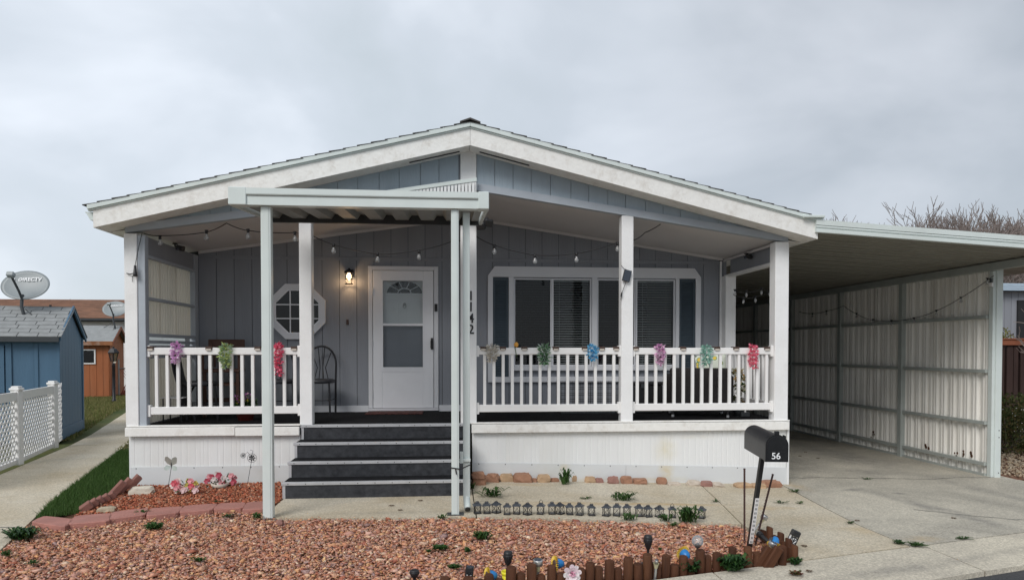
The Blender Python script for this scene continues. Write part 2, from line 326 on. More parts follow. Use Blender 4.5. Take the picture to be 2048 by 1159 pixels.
def floor_stains(m,spots):
    nt=m.node_tree; b=nt.nodes['Principled BSDF']; L=nt.links.new; src=b.inputs['Base Color'].links[0].from_socket
    g=N(nt,'ShaderNodeNewGeometry'); no=N(nt,'ShaderNodeTexNoise',inp={'Scale':5,'Detail':6,'Roughness':.7}); L(g.outputs['Position'],no.inputs['Vector'])
    for (x,y,rx,ry,an,k,col) in spots:
        mp=N(nt,'ShaderNodeMapping'); mp.vector_type='TEXTURE'; mp.inputs['Location'].default_value=(x,y,0); mp.inputs['Scale'].default_value=(rx,ry,40); mp.inputs['Rotation'].default_value=(0,0,an)
        L(g.outputs['Position'],mp.inputs[0]); ln=N(nt,'ShaderNodeVectorMath',operation='LENGTH'); L(mp.outputs[0],ln.inputs[0])
        mr=N(nt,'ShaderNodeMapRange',inp={'From Min':1.0,'From Max':.1,'To Min':0,'To Max':k}); mr.interpolation_type='SMOOTHSTEP'; L(ln.outputs['Value'],mr.inputs[0])
        mu=N(nt,'ShaderNodeMath',operation='MULTIPLY'); L(mr.outputs[0],mu.inputs[0]); r2=N(nt,'ShaderNodeMapRange',inp={'From Min':.35,'From Max':.6,'To Min':.15,'To Max':1}); L(no.outputs[0],r2.inputs[0]); L(r2.outputs[0],mu.inputs[1])
        mx=N(nt,'ShaderNodeMix',data_type='RGBA'); mx.inputs[7].default_value=(*col,1); L(mu.outputs[0],mx.inputs[0]); L(src,mx.inputs[6]); src=mx.outputs[2]
    L(src,b.inputs['Base Color'])
OIL=(.16,.155,.15); RST=(.50,.35,.17)
floor_stains(CONCD,[(5.0,8.3,.25,.10,.3,.7,OIL),(5.5,8.1,.14,.07,0,.8,OIL),(5.35,7.3,.22,1.7,.18,.55,OIL),(6.9,7.6,.22,1.9,.12,.45,OIL),(6.1,9.6,.7,.35,0,.4,OIL),(5.2,10.5,.8,1.2,0,.5,OIL),(6.6,11.5,.8,2.5,0,.55,OIL),(4.35,8.6,.2,.6,.1,.5,RST),(4.3,6.0,.3,.16,.2,.45,RST)])
floor_stains(CONC,[(2.0,7.35,1.7,.10,-.02,.75,RST),(1.2,7.25,.9,.16,0,.55,RST),(3.4,7.2,.6,.12,.1,.5,RST),(3.9,6.3,.25,.2,0,.4,RST),(-.6,6.95,1.0,.10,0,.25,OIL),(.9,8.35,.5,.12,0,.45,RST)])
floor_stains(CONCG,[(3.6,5.15,1.6,.13,.33,.5,OIL),(5.2,5.75,1.2,.12,.33,.4,OIL)])
# =====================================================================  GROUND
def sheet(name,poly,off,mat,thick=0,parent=None,grid=None):
    # flat polygon laid on the falling lot; follows the slope, optional thickness
    bm=bmesh.new(); vs=[bm.verts.new((x,y,0)) for x,y in poly]; bm.faces.new(vs)
    for X in (.3,9.3):
        bmesh.ops.bisect_plane(bm,geom=bm.verts[:]+bm.edges[:]+bm.faces[:],plane_co=(X,0,0),plane_no=(1,0,0))
    bmesh.ops.recalc_face_normals(bm,faces=bm.faces)
    if bm.faces[:] and bm.faces[:][0].normal.z<0: bmesh.ops.reverse_faces(bm,faces=bm.faces)
    if thick:
        r=bmesh.ops.extrude_face_region(bm,geom=bm.faces[:])
        for q in r['geom']:
            if isinstance(q,bmesh.types.BMVert): q.co.z=1
    for q in bm.verts:
        top=q.co.z>.5 or not thick
        q.co.z=G(q.co.x)+off-(0 if top else thick)
    if thick: bmesh.ops.recalc_face_normals(bm,faces=bm.faces)
    me=bpy.data.meshes.new(name); bm.to_mesh(me); bm.free(); me.materials.append(mat)
    o=bpy.data.objects.new(name,me); COL.objects.link(o); o.parent=parent; return o
gr=sheet('ground',[(-400,-60),(400,-60),(400,600),(-400,600)],-.06,LAWNG); tag(gr,kind='structure')
st=sheet('street',[(-40,-50),(60,-50),(60,20.2),(5.2,5.47),(4.65,5.27),(3.46,4.84),(1.2,4.0),(-3.4,2.3),(-40,-10.5)],-.045,ASPH); tag(st,kind='structure')
def setting(name): return tag(thing(name,None,None),kind='structure')
def slabs(root,mat,polys,off=0,th=.05):
    for p in polys: sheet('slab',p,off,mat,th,root)
J=.006
g=setting('gutter')
def seam(x): return 5.33+.345*(x-2.8)
def edge(x): return seam(x)-.72-.02*max(0,3.5-x)
xs=[-9,-6,-3.2,-.5,1.95,4.15,6.6,9.2,12,16]
slabs(g,CONCG,[[(a+J,edge(a)),(b-J,edge(b)),(b-J,seam(b)-J),(a+J,seam(a)-J)] for a,b in zip(xs,xs[1:])],-.004)
dw=setting('driveway')
slabs(dw,CONCD,[[(4.0+J,seam(4)+J),(8.05,seam(8.05)+J),(8.02,9.2-J),(4.29,9.2-J),(4.23+J,8.62),(4.075+J,7.36),(3.985+J,6.49)],
  [(4.28,9.2+J),(8.0,9.2+J),(8.0,12.2-J),(4.28,12.2-J)],[(4.28,12.2+J),(8,12.2+J),(8,15.5-J),(4.28,15.5-J)],[(4.28,15.5+J),(8,15.5+J),(8,22),(4.28,22)],
  [(8.05+J,seam(8.05)+J),(12,seam(12)+J),(10.2,8.05),(8.05+J,8.75)]],0)
pd=setting('front_walk')
slabs(pd,CONC,[[(-1.79,6.83),(.25-J,6.72),(.25-J,8.62),(-1.79,8.62)],
  [(.25+J,6.72),(2.80-J,6.50),(2.95-J,7.37-J),(.25+J,7.40-J)],[(.25+J,7.40+J),(2.95-J,7.37+J),(3.15-J,8.62),(.25+J,8.62)],
  [(2.80+J,6.50),(3.98-J,6.49),(4.07-J,7.36),(2.95+J,7.37-J)],[(2.95+J,7.37+J),(4.07-J,7.36+J),(4.22-J,8.62),(3.15+J,8.62)],
  [(2.80+J,seam(2.8)+J),(4.0-J,seam(4)+J),(3.98-J,6.49-J),(2.80+J,6.50-J)]],0)
sw=setting('sidewalk')
def lr(y):  # right and left edge of the path at y
    pr=[(-2.6,3.0),(-3.3,5.0),(-3.59,5.9),(-4.22,7.83),(-5.525,12.6),(-7.3,19.4),(-8.6,24)]
    pl=[(-4.0,3.0),(-4.65,5.0),(-4.95,5.9),(-5.40,7.83),(-5.8,9.65),(-6.5,13.0),(-8.5,19.4),(-9.9,24)]
    f=lambda P:np.interp(y,[q[1] for q in P],[q[0] for q in P])
    return f(pr),f(pl)
ys=[3,4.6,6.15,7.7,9.25,10.8,12.35,13.9,15.5,17.2,19,21,23.5]
slabs(sw,CONC,[[(lr(a)[1],a+J),(lr(a)[0],a+J),(lr(b)[0],b-J),(lr(b)[1],b-J)] for a,b in zip(ys,ys[1:])],.0)
bed=sheet('gravel_bed',[(-3.2,3.2),(1.6,seam(1.6)+.03),(2.6,seam(2.6)-.02),(2.78,seam(2.78)+.1),(2.79,6.5),(-1.79,6.82),(-1.8,8.6),(-3.75,8.6),(-3.85,7.9),(-4.2,7.75),(lr(5.9)[0]+.02,5.9)],-.040,DIRT); tag(bed,kind='structure')
rb=sheet('side_gravel_bed',[(8.06,8.9),(10.2,8.1),(18,7.5),(18,17),(8.06,17)],-.02,DIRT); tag(rb,kind='structure')
# ---- loose stones, grass: uncountable stuff -------------------------------
def hulls(k,n=9,flat=.5,seed=1):
    r=np.random.default_rng(seed); out=[]
    for _ in range(k):
        bm=bmesh.new()
        for p in r.normal(size=(n,3)):
            p=p/np.linalg.norm(p)*(.8+.4*r.random()); bm.verts.new((p[0],p[1]*.75,p[2]*flat))
        bmesh.ops.convex_hull(bm,input=bm.verts[:])
        bmesh.ops.delete(bm,geom=[v for v in bm.verts if not v.link_faces],context='VERTS'); bmesh.ops.triangulate(bm,faces=bm.faces)
        bm.verts.index_update(); out.append((np.array([v.co[:] for v in bm.verts]),np.array([[v.index for v in f.verts] for f in bm.faces]))); bm.free()
    return out
def inpoly(P,poly):
    x,y=P[:,0],P[:,1]; c=np.zeros(len(P),bool); n=len(poly)
    for i in range(n):
        x1,y1=poly[i]; x2,y2=poly[(i+1)%n]
        if y1==y2: continue
        t=((y1>y)!=(y2>y))&(x<(x2-x1)*(y-y1)/(y2-y1)+x1); c^=t
    return c
def npmesh(name,V,Fc,mat,sm=False):
    me=bpy.data.meshes.new(name); nf=len(Fc); k=Fc.shape[1]
    me.vertices.add(len(V)); me.vertices.foreach_set('co',V.astype(np.float32).ravel())
    me.loops.add(nf*k); me.loops.foreach_set('vertex_index',Fc.astype(np.int32).ravel())
    me.polygons.add(nf); me.polygons.foreach_set('loop_start',np.arange(0,nf*k,k,dtype=np.int32))
    me.update(calc_edges=True); me.materials.append(mat); me.validate()
    o=bpy.data.objects.new(name,me); COL.objects.link(o); return o
def Gv(x): return -.03*np.clip(x-.3,0,9)
def scatter(poly,n,size,layers,protos,seed,h=None,sizefn=None,tilt=.5):
    r=np.random.default_rng(seed); P=np.array(poly); lo=P.min(0); hi=P.max(0)
    pts=r.random((n*3,2))*(hi-lo)+lo; pts=pts[inpoly(pts,poly)][:n]; m=len(pts)
    V=[];Fs=[];off=0; pid=r.integers(0,len(protos),m)
    s=size*np.exp(r.normal(0,.28,m)); rz=r.random(m)*6.283; tx=r.normal(0,tilt,m); ty=r.normal(0,tilt*.7,m)
    z=Gv(pts[:,0])+r.random(m)*layers+(h(pts[:,0],pts[:,1]) if h else 0)
    for k,(pv,pf) in enumerate(protos):
        I=np.where(pid==k)[0]
        if not len(I): continue
        v=pv[None]*s[I,None,None]
        c,d=np.cos(tx[I])[:,None],np.sin(tx[I])[:,None]; y=v[...,1]*c-v[...,2]*d; zz=v[...,1]*d+v[...,2]*c; x=v[...,0]
        c,d=np.cos(ty[I])[:,None],np.sin(ty[I])[:,None]; x2=x*c+zz*d; zz=-x*d+zz*c
        c,d=np.cos(rz[I])[:,None],np.sin(rz[I])[:,None]; X=x2*c-y*d+pts[I,0][:,None]; Y=x2*d+y*c+pts[I,1][:,None]; Z=zz+z[I][:,None]
        vv=np.stack([X,Y,Z],-1).reshape(-1,3); nv=pv.shape[0]
        ff=(pf[None]+(np.arange(len(I))*nv)[:,None,None]).reshape(-1,3)+off; off+=len(vv); V.append(vv); Fs.append(ff)
    return np.concatenate(V),np.concatenate(Fs)
H9=hulls(18,8,.40,3)
pav=[(-3.86,6.90),(-3.2,7.12),(-2.55,7.30),(-1.94,7.42)]
bedA=[(-3.35,4.2),(-.6,4.3),(.4,4.66),(1.2,4.88),(2.1,5.16),(2.62,5.30),(2.76,5.9),(2.74,6.46),(.3,6.67),(-1.8,6.80),(-1.80,7.40),(-2.5,7.22),(-3.2,7.02),(-3.86,6.80),(-3.55,5.8)]
V,Fc=scatter(bedA,36000,.0180,.020,H9,5,tilt=.35,h=lambda x,y:0*x-.026)
V2,F2=scatter(bedA,3000,.029,.026,H9,6,tilt=.3,h=lambda x,y:0*x-.024)
V=np.concatenate([V,V2]); Fc=np.concatenate([Fc,F2+len(V)-len(V2)])
for n_,s_,l_,sd__ in ((16000,.0085,.040,61),(260,.043,.012,62)):
    V2,F2=scatter(bedA,n_,s_,l_,H9,sd__,tilt=.3,h=lambda x,y:0*x-.022); Fc=np.concatenate([Fc,F2+len(V)]); V=np.concatenate([V,V2])
o=npmesh('red_gravel',V,Fc,STONES); tag(o,'coarse red and tan gravel covering the front bed','gravel',kind='stuff')
bedB=[(-1.80,7.50),(-2.5,7.36),(-3.2,7.2),(-3.62,7.08),(-3.66,7.6),(-3.72,8.5),(-1.81,8.56)]
V,Fc=scatter(bedB,7500,.0175,.02,H9,8,h=lambda x,y:.02*np.clip((y-7.2)/1.2,0,1)-.01)
o=npmesh('fine_red_rock',V,Fc,STONESR); tag(o,'finer red rock between the red pavers and the left skirting','gravel',kind='stuff')
bedC=[(8.12,8.9),(10.2,8.2),(12.5,8),(12.5,13.2),(8.12,13.2)]
V,Fc=scatter(bedC,9000,.028,.02,H9,9)
o=npmesh('tan_gravel',V,Fc,PEBBLE); tag(o,'tan gravel beside the carport wall','gravel',kind='stuff')
def blades(poly,n,hgt,wid,seed,mat,name,label,hfn=None):
    r=np.random.default_rng(seed); P=np.array(poly); lo=P.min(0); hi=P.max(0)
    pts=r.random((n*4,2))*(hi-lo)+lo; pts=pts[inpoly(pts,poly)][:n]; m=len(pts)
    a=r.random(m)*6.283; hh=hgt*(.5+r.random(m)); lean=r.normal(0,.5,m)*hh; b=r.random(m)*6.283
    dx,dy=np.cos(a)*wid/2,np.sin(a)*wid/2; z=Gv(pts[:,0])-.01
    v=np.stack([np.stack([pts[:,0]-dx,pts[:,1]-dy,z],-1),np.stack([pts[:,0]+dx,pts[:,1]+dy,z],-1),
      np.stack([pts[:,0]+lean*np.cos(b),pts[:,1]+lean*np.sin(b),z+hh],-1)],1).reshape(-1,3)
    o=npmesh(name,v,np.arange(m*3).reshape(-1,3),mat); tag(o,label,'grass',kind='stuff')
blades([(-4.19,7.72),(-3.92,6.98),(-3.62,7.25),(-3.72,7.7),(-3.80,8.7),(-3.80,11.6),(-5.24,11.6)],34000,.048,.0075,21,GRASS,'green_grass','short dark green grass strip between path and white skirting')
blades([(-8.8,19.3),(-6.75,13.2),(-6.9,12.95),(-7.4,14.8),(-9.4,15.4),(-16,18),(-16,27),(-10.4,27),(-9.95,24)],60000,.055,.024,22,GRASSY,'winter_lawn','patchy yellow green lawn behind the blue shed')
blades([(-4.4,11.5),(-5.3,11.5),(-7.2,19),(-9,25),(-4,25)],14000,.055,.022,23,GRASSY,'side_lawn','thin lawn on the far side of the path')
sl=sheet('grass_soil',[(-4.22,7.83),(-3.86,6.9),(-3.7,7.6),(-3.78,12),(-3.78,25),(-8.6,25),(-7.3,19.4),(-5.5,12.6)],-.012,LAWNG); tag(sl,kind='structure')
# =====================================================================  THE HOME
CX=.24; RS=.243; CS=.145
def roofz(x): return 4.003-RS*abs(x-CX)      # underside of the barge board
def ceilz(x): return 3.56-CS*abs(x-CX)       # porch ceiling / bottom of the header
Hm=thing('manufactured_home','grey manufactured home with white gabled covered porch and front steps','house',(CX,8.6,0))
def part(mb,name,mat,p=None): return mb.build(name,mat,p or Hm,world=True)
# barge boards, drip edge, soffits
for s in (-1,1):
    xe=CX+s*(4.23 if s<0 else 4.27); x0=CX+s*.0015
    mb=MB(); mb.prism([(x0,roofz(x0)),(xe,roofz(xe)),(xe,roofz(xe)+.205),(x0,roofz(x0)+.205)],8.28,8.315)
    fb=part(mb,'barge_board',TRIMW)
    mb=MB(); mb.prism([(x0,roofz(x0)+.212),(xe+s*.05,roofz(xe+s*.05)+.212),(xe+s*.05,roofz(xe+s*.05)+.262),(x0,roofz(x0)+.262)],8.245,8.318)
    mb.prism([(x0,roofz(x0)+.195),(xe+s*.05,roofz(xe+s*.05)+.195),(xe+s*.05,roofz(xe+s*.05)+.211),(x0,roofz(x0)+.211)],8.266,8.32)
    part(mb,'drip_edge',METAL)
    mb=MB(); mb.prism([(x0,roofz(x0)+.012),(xe,roofz(xe)+.012),(xe,roofz(xe)+.03),(x0,roofz(x0)+.03)],8.317,8.66); part(mb,'soffit',TRIMW)
    mb=MB(); xa=CX+s*.12; xb=CX+s*.72; mb.prism([(xa,roofz(xa)+.004),(xb,roofz(xb)+.004),(xb,roofz(xb)+.011),(xa,roofz(xa)+.011)],8.47,8.50); part(mb,'soffit_vent_strip',BLACK)
    # eave return boxes and gutters running back
    mb=MB(); xg=CX+s*4.2
    z0=roofz(xe)
    mb.prism([(xe-s*.02,z0+.0),(xe,z0),(xe,z0+.2),(xe-s*.02,z0+.2)],8.32,22.3); part(mb,'eave_fascia',TRIMW)
    mb=MB(); mb.prism([(CX+s*4.05,z0+.03),(xe-s*.02,z0+.005),(xe-s*.02,z0+.02),(CX+s*4.05,z0+.045)],8.665,22.3); part(mb,'eave_soffit',TRIMW)
    gx=xe+s*.001
    mb=MB()
    prof=[(gx,z0+.09),(gx+s*.05,z0+.09),(gx+s*.10,z0+.175),(gx+s*.11,z0+.175),(gx+s*.11,z0+.185),(gx+s*.095,z0+.185),(gx+s*.045,z0+.10),(gx,z0+.10)]
    mb.prism(prof,8.33,22.3); mb.prism([(gx,z0+.09),(gx+s*.05,z0+.09),(gx+s*.10,z0+.18),(gx,z0+.18)],8.32,8.329); part(mb,'gutter',METAL)
    # roof deck + shingle courses
    mb=MB(); mb.prism([(x0,roofz(x0)+.21),(xe,roofz(xe)+.21),(xe,roofz(xe)+.255),(x0,roofz(x0)+.255)],8.33,22.3); rf=part(mb,'roof_deck',DARK)
    n=27; LL=4.3/n
    for i in range(n):
        xa=CX+s*(i*LL); xb=CX+s*((i+1)*LL+.03)
        za=roofz(xa)+.257; zb=roofz(xb)+.261
        mb=MB(); mb.prism([(xa,za),(xb,zb+.004),(xb,zb+.013),(xa,za+.003)],8.235+.004*((i*7)%3),22.35); part(mb,'shingle_course',SHING,rf)
mb=MB(); mb.prism([(CX-.12,roofz(CX-.12)+.275),(CX,roofz(CX)+.285),(CX+.12,roofz(CX+.12)+.275),(CX+.12,roofz(CX+.12)+.29),(CX,roofz(CX)+.305),(CX-.12,roofz(CX-.12)+.29)],8.225,22.3); part(mb,'ridge_cap',SHING)
mb=MB(); mb.cbox(4.30,4.56,8.20,8.42,3.215,3.245,.004); part(mb,'flashing_corner',METAL)
# gable boards and header
xs_=[]; x=-3.9
mb=MB(); 
PX=(.13,.325)     # centre post
def gable(x0,x1):
    r=random.Random(int(x0*100)); x=x0
    while x<x1-.02:
        b=min(x+r.choice((.225,.24,.255)),x1)
        zt0,zt1=roofz(x)+.011,roofz(b)+.011; zb0,zb1=ceilz(x)+.093,ceilz(b)+.093
        if b-x>.03 and zt0-zb0>0.004 and zt1-zb1>.004:
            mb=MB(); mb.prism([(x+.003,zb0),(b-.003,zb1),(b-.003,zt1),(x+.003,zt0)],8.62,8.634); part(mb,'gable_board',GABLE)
        x=b
gable(-3.79,PX[0]-.001); gable(PX[1]+.001,4.28)
for a,b in ((-3.79,PX[0]),(PX[1],4.29)):
    mb=MB(); mb.prism([(a,ceilz(a)+.09),(b,ceilz(b)+.09),(b,min(roofz(b)+.01,ceilz(b)+.6)),(a,min(roofz(a)+.01,ceilz(a)+.6))],8.636,8.68); part(mb,'gable_backing',SIDING)
    mb=MB(); mb.prism([(a,ceilz(a)),(b,ceilz(b)),(b,ceilz(b)+.09),(a,ceilz(a)+.09)],8.595,8.68); part(mb,'header_beam',HEAD)
mb=MB()
for s in (-1,1):
    a=CX; b=CX+s*4.03; mb.prism([(a,ceilz(a)+.005),(b,ceilz(b)+.005),(b,ceilz(b)+.03),(a,ceilz(a)+.03)],8.682,10.42)
part(mb,'porch_ceiling',CEIL)
for s in (-1,1):
    a=CX+s*.002; b=CX+s*(3.81 if s<0 else 3.90); mb=MB(); mb.prism([(a,ceilz(a)-.035),(b,ceilz(b)-.035),(b,ceilz(b)+.004),(a,ceilz(a)+.004)],10.362,10.385); part(mb,'ceiling_trim',CEIL)
# posts
def post(x0,x1,zt,y0=8.60,y1=8.75,zb=.70):
    mb=MB(); mb.cbox(x0,x1,y0,y1,zb,zt,.006); return part(mb,'porch_post',WHITE)
post(-3.80,-3.655,2.965,8.585); post(-1.80,-1.655,ceilz(-1.73)); post(PX[0],PX[1],4.02,8.59,8.75); post(2.135,2.285,ceilz(2.2)); post(4.12,4.30,2.975,8.585)
post(4.13,4.29,2.72,10.22,10.385); 
mb=MB(); mb.cbox(-3.653,-3.57,8.60,8.70,.70,2.95,.004); mb.cbox(-3.66,-3.58,10.25,10.385,.70,2.95,.004); part(mb,'side_stud',HEAD)
# digits 1142 running down the centre post
def text_obj(s,size,mat,name,parent,loc,rot,ext=.003,align='CENTER',font_sc=1,bold=0):
    cu=bpy.data.curves.new(name,'FONT'); cu.body=s; cu.size=size; cu.extrude=ext; cu.align_x=align; cu.align_y='CENTER'; cu.offset=bold
    t=bpy.data.objects.new(name,cu); COL.objects.link(t); dg=bpy.context.evaluated_depsgraph_get(); me=bpy.data.meshes.new_from_object(t.evaluated_get(dg))
    bpy.data.objects.remove(t); me.name=name; me.materials.clear(); me.materials.append(mat)
    o=bpy.data.objects.new(name,me); COL.objects.link(o); o.parent=parent; o.location=Vector(loc)-(woff(parent) if parent else Vector((0,0,0))); o.rotation_euler=rot; o.scale=(font_sc,1,1); return o
for c,v in zip('1142',(592,614,637,659)):
    p=atY(942,v,8.59); text_obj(c,.16,BLACK,'house_number_digit',Hm,(p.x,8.586,p.z),(R(90),0,0),.003,bold=.002)
# deck, trims, skirting
mb=MB(); mb.box(-3.78,4.30,8.62,10.40,.64,.700); part(mb,'deck_floor',CARPETF)
for a,b,zz in ((-3.80,-2.55,0),(-2.546,-1.80,-.006),(.262,4.31,0)):
    mb=MB(); mb.cbox(a,b,8.555,8.60,.585+zz,.69+zz,.005); part(mb,'deck_trim',TRIMW)
for a,b in ((-3.79,-1.79),(.25,4.32)):
    mb=MB(); mb.cbox(a,b,8.57,8.66,.695,.712,.003); part(mb,'deck_edge_cap',TRIMW)
def skirt_run(a,b,fine_from=99):
    x=a; k=0
    while x<b-.01:
        e=min(x+.42,b); mb=MB(); q=x
        pts=[]
        pw=(.05,.11,.085,.06)[(k+len(pts))%4] if x<fine_from else .062
        while q<e-1e-4:
            pw=(.05,.12,.06,.10)[len(pts)//4%4] if x<fine_from else .062; q2=min(q+pw,e)
            w=q2-q
            dp=.0022 if x<fine_from else .006; pts+= [(q,8.631),(q+.08*w,8.631-dp),(q+.80*w,8.631-dp),(q+.88*w,8.631)]
            q=q2
        pts.append((e,8.631))
        vs=[(X,Y,.20+G(X)) for X,Y in pts]+[(X,Y,.583) for X,Y in pts]; n=len(pts)
        mb.add(vs,[(i,i+1,n+i+1,n+i) for i in range(n-1)]); part(mb,'skirting_panel',SKIRT); x=e; k+=1
skirt_run(-3.765,-1.80); skirt_run(.27,4.30,2.9)
for a,b in ((-3.765,-1.80),(.27,2.2),(2.203,4.305)):
    mb=MB(); mb.prism([(a,G(a)-.06),(b,G(b)-.06),(b,.215+G(b)),(a,.215+G(a))],8.612,8.62); part(mb,'skirting_flashing',FLASH)
mb=MB()
for a,b in ((-3.70,-1.85),(.35,4.2)):
    x=a
    while x<b: mb.lathe([(0,.004),(.006,.002),(.007,0)],(x,8.611,.2+G(x)),6,Matrix.Rotation(R(90),3,'X')); x+=.33
part(mb,'screw_heads',DARKM)
mb=MB(); mb.cbox(4.305,4.33,8.60,8.66,-.14,.69,.003); part(mb,'skirting_corner',SKIRT)
mb=MB(); mb.box(-3.79,-3.76,8.64,22,-.15,.69); mb.box(4.27,4.30,8.67,22,-.3,.69); part(mb,'side_skirting',SKIRT)
# exterior side walls and rear
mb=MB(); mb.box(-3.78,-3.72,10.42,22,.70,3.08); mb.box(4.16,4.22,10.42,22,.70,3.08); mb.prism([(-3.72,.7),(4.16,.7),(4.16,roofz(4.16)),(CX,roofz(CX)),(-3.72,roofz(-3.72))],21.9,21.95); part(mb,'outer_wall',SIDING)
mb=MB(); mb.box(-3.7,4.14,10.46,15,.60,.66); mb.box(-3.7,4.14,14.5,14.55,.66,3.0); mb.box(-3.7,4.14,10.46,14.5,3.02,3.06); mb.box(-.1,0,10.5,14.5,.66,3.02); part(mb,'inner_room',ROOM)
# back porch wall boards around openings
OPEN=[(-1.13,-.235,.73,2.77),(.95,3.395,1.365,2.67),(-2.44,-1.95,1.915,2.395)]
def rects_minus(x0,x1,z0,z1):
    rs=[(x0,x1,z0,z1)]
    for ox0,ox1,oz0,oz1 in OPEN:
        nr=[]
        for a,b,c,d in rs:
            if a>=ox1 or b<=ox0 or c>=oz1 or d<=oz0: nr.append((a,b,c,d)); continue
            if a<ox0: nr.append((a,ox0,c,d)); a=ox0
            if b>ox1: nr.append((ox1,b,c,d)); b=ox1
            if c<oz0: nr.append((a,b,c,oz0))
            if d>oz1: nr.append((a,b,oz1,d))
        rs=nr
    return rs
x=-3.58
while x<4.15:
    b=min(x+.2475,4.15)
    for a_,b_,c_,d_ in rects_minus(x,b,.79,2.905):
        mb=MB(); l=a_+(.0035 if a_==x else 0); r_=b_-(.0035 if b_==b else 0)
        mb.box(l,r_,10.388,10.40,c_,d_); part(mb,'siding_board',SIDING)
    if ceilz((x+b)/2)>3.0:
        mb=MB(); mb.prism([(x+.0035,2.955),(b-.0035,2.955),(b-.0035,ceilz(b)),(x+.0035,ceilz(x))],10.388,10.40); part(mb,'siding_board',SIDING)
    x=b
mb=MB()
for a,b,c,d in rects_minus(-3.78,4.16,.70,3.06): mb.box(a,b,10.402,10.44,c,d)
mb.prism([(-3.3,3.06),(3.8,3.06),(CX,3.6)],10.402,10.44)
part(mb,'wall_sheathing',DARKM)
mb=MB(); mb.box(-3.575,4.145,10.378,10.3999,2.905,2.952); part(mb,'wall_band',SIDING)
mb=MB()
for a,b in ((-3.575,-1.19),(-.165,4.13)): mb.box(a,b,10.372,10.40,.70,.79)
part(mb,'base_board',WALLW)
mb=MB(); mb.box(4.10,4.129,10.37,10.40,.79,2.95); part(mb,'corner_trim',WHITE)
# ---------------- front door
mb=MB(); mb.cbox(-1.185,-1.125,10.355,10.40,.755,2.825,.004); mb.cbox(-.235,-.170,10.355,10.40,.755,2.825,.004); mb.cbox(-1.1249,-.2351,10.355,10.40,2.765,2.825,.004); mb.box(-1.185,-.17,10.33,10.42,.715,.752)
part(mb,'door_frame',WALLW)
D=MB(); x0,x1,z0,z1=-1.118,-.242,.757,2.76; gx0,gx1=-.985,-.385
D.cbox(x0,gx0,10.352,10.385,z0,z1,.004); D.cbox(gx1,x1,10.352,10.385,z0,z1,.004); D.box(gx0,gx1,10.354,10.383,z0,1.335); D.box(gx0,gx1,10.354,10.383,2.625,z1-.001)
D.box(gx0,gx1,10.350,10.378,1.955,1.99)
sd_=part(D,'storm_door',STORMW)
mb=MB()
for (a,b,c,d) in ((gx0-.012,gx0+.012,1.335,2.63),(gx1-.012,gx1+.012,1.335,2.63)): mb.box(a,b,10.346,10.352,c,d)
mb.box(gx0+.012,gx1-.012,10.346,10.353,1.332,1.352); mb.box(gx0+.012,gx1-.012,10.346,10.353,2.612,2.63); mb.box(gx0-.03,gx1+.03,10.347,10.3535,1.285,1.325); part(mb,'glass_bead',STORMW,sd_)
mb=MB(); mb.box(gx0+.01,gx1-.01,10.364,10.368,1.99,2.615); part(mb,'upper_pane',GLASSW,sd_)
mb=MB(); mb.box(gx0+.01,gx1-.01,10.364,10.368,1.352,1.955); part(mb,'lower_pane',GLASSM,sd_)
mb=MB(); hp=atY(864,687,10.35); mb.cbox(hp.x-.018,hp.x+.018,10.335,10.351,hp.z-.085,hp.z+.085,.006); mb.tube([(hp.x-.004,10.335,hp.z+.05),(hp.x-.012,10.29,hp.z+.04),(hp.x-.012,10.285,hp.z-.06)],.010,8); part(mb,'handle',BLACK,sd_)
mb=MB()
for zz in (.95,1.7,2.45): mb.tube([(x0-.004,10.348,zz-.05),(x0-.004,10.348,zz+.05)],.007,8)
part(mb,'hinge',ALU,sd_)
mb=MB(); mb.box(-1.12,-.24,10.425,10.46,.757,2.765)
idr=part(mb,'inner_door',SCREEN)
for cx_ in (-.845,-.525):
    for c,d in ((2.0,2.33),(1.50,1.93),(.93,1.42)):
        mb=MB(); w2=.125; mb.box(cx_-w2,cx_+w2,10.420,10.4249,c,c+.012); mb.box(cx_-w2,cx_+w2,10.420,10.4249,d-.012,d); mb.box(cx_-w2,cx_-w2+.012,10.420,10.4249,c+.012,d-.012); mb.box(cx_+w2-.012,cx_+w2,10.420,10.4249,c+.012,d-.012)
        mb.box(cx_-w2+.03,cx_+w2-.03,10.417,10.4248,c+.03,d-.03); part(mb,'door_panel',SCREEN,idr)
# fanlight
fc=atY(809,586,10.42); fw,fh=.265,.185; fz=fc.z
def arc(rx,rz,n=20): return [(fc.x+rx*math.cos(math.pi*i/n),fz+rz*math.sin(math.pi*i/n)) for i in range(n+1)]
mb=MB(); mb.prism(arc(fw,fh),10.416,10.4235); part(mb,'fanlight_pane',GLASSD,idr)
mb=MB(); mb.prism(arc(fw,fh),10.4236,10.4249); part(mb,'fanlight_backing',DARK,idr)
mb=MB()
for rx,rz,t in ((fw,fh,.016),(.095,.07,.012)):
    A=arc(rx,rz)
    mb.tube([(a,10.412,b) for a,b in A],t/2+.002,6)
for k in (1,2,3,4):
    an=math.pi*k/5; mb.tube([(fc.x+.095*math.cos(an),10.412,fz+.07*math.sin(an)),(fc.x+fw*math.cos(an),10.412,fz+fh*math.sin(an))],.006,6)
mb.box(fc.x-fw-.012,fc.x+fw+.012,10.406,10.418,fz-.018,fz)
part(mb,'fanlight_muntins',STORMW,idr)
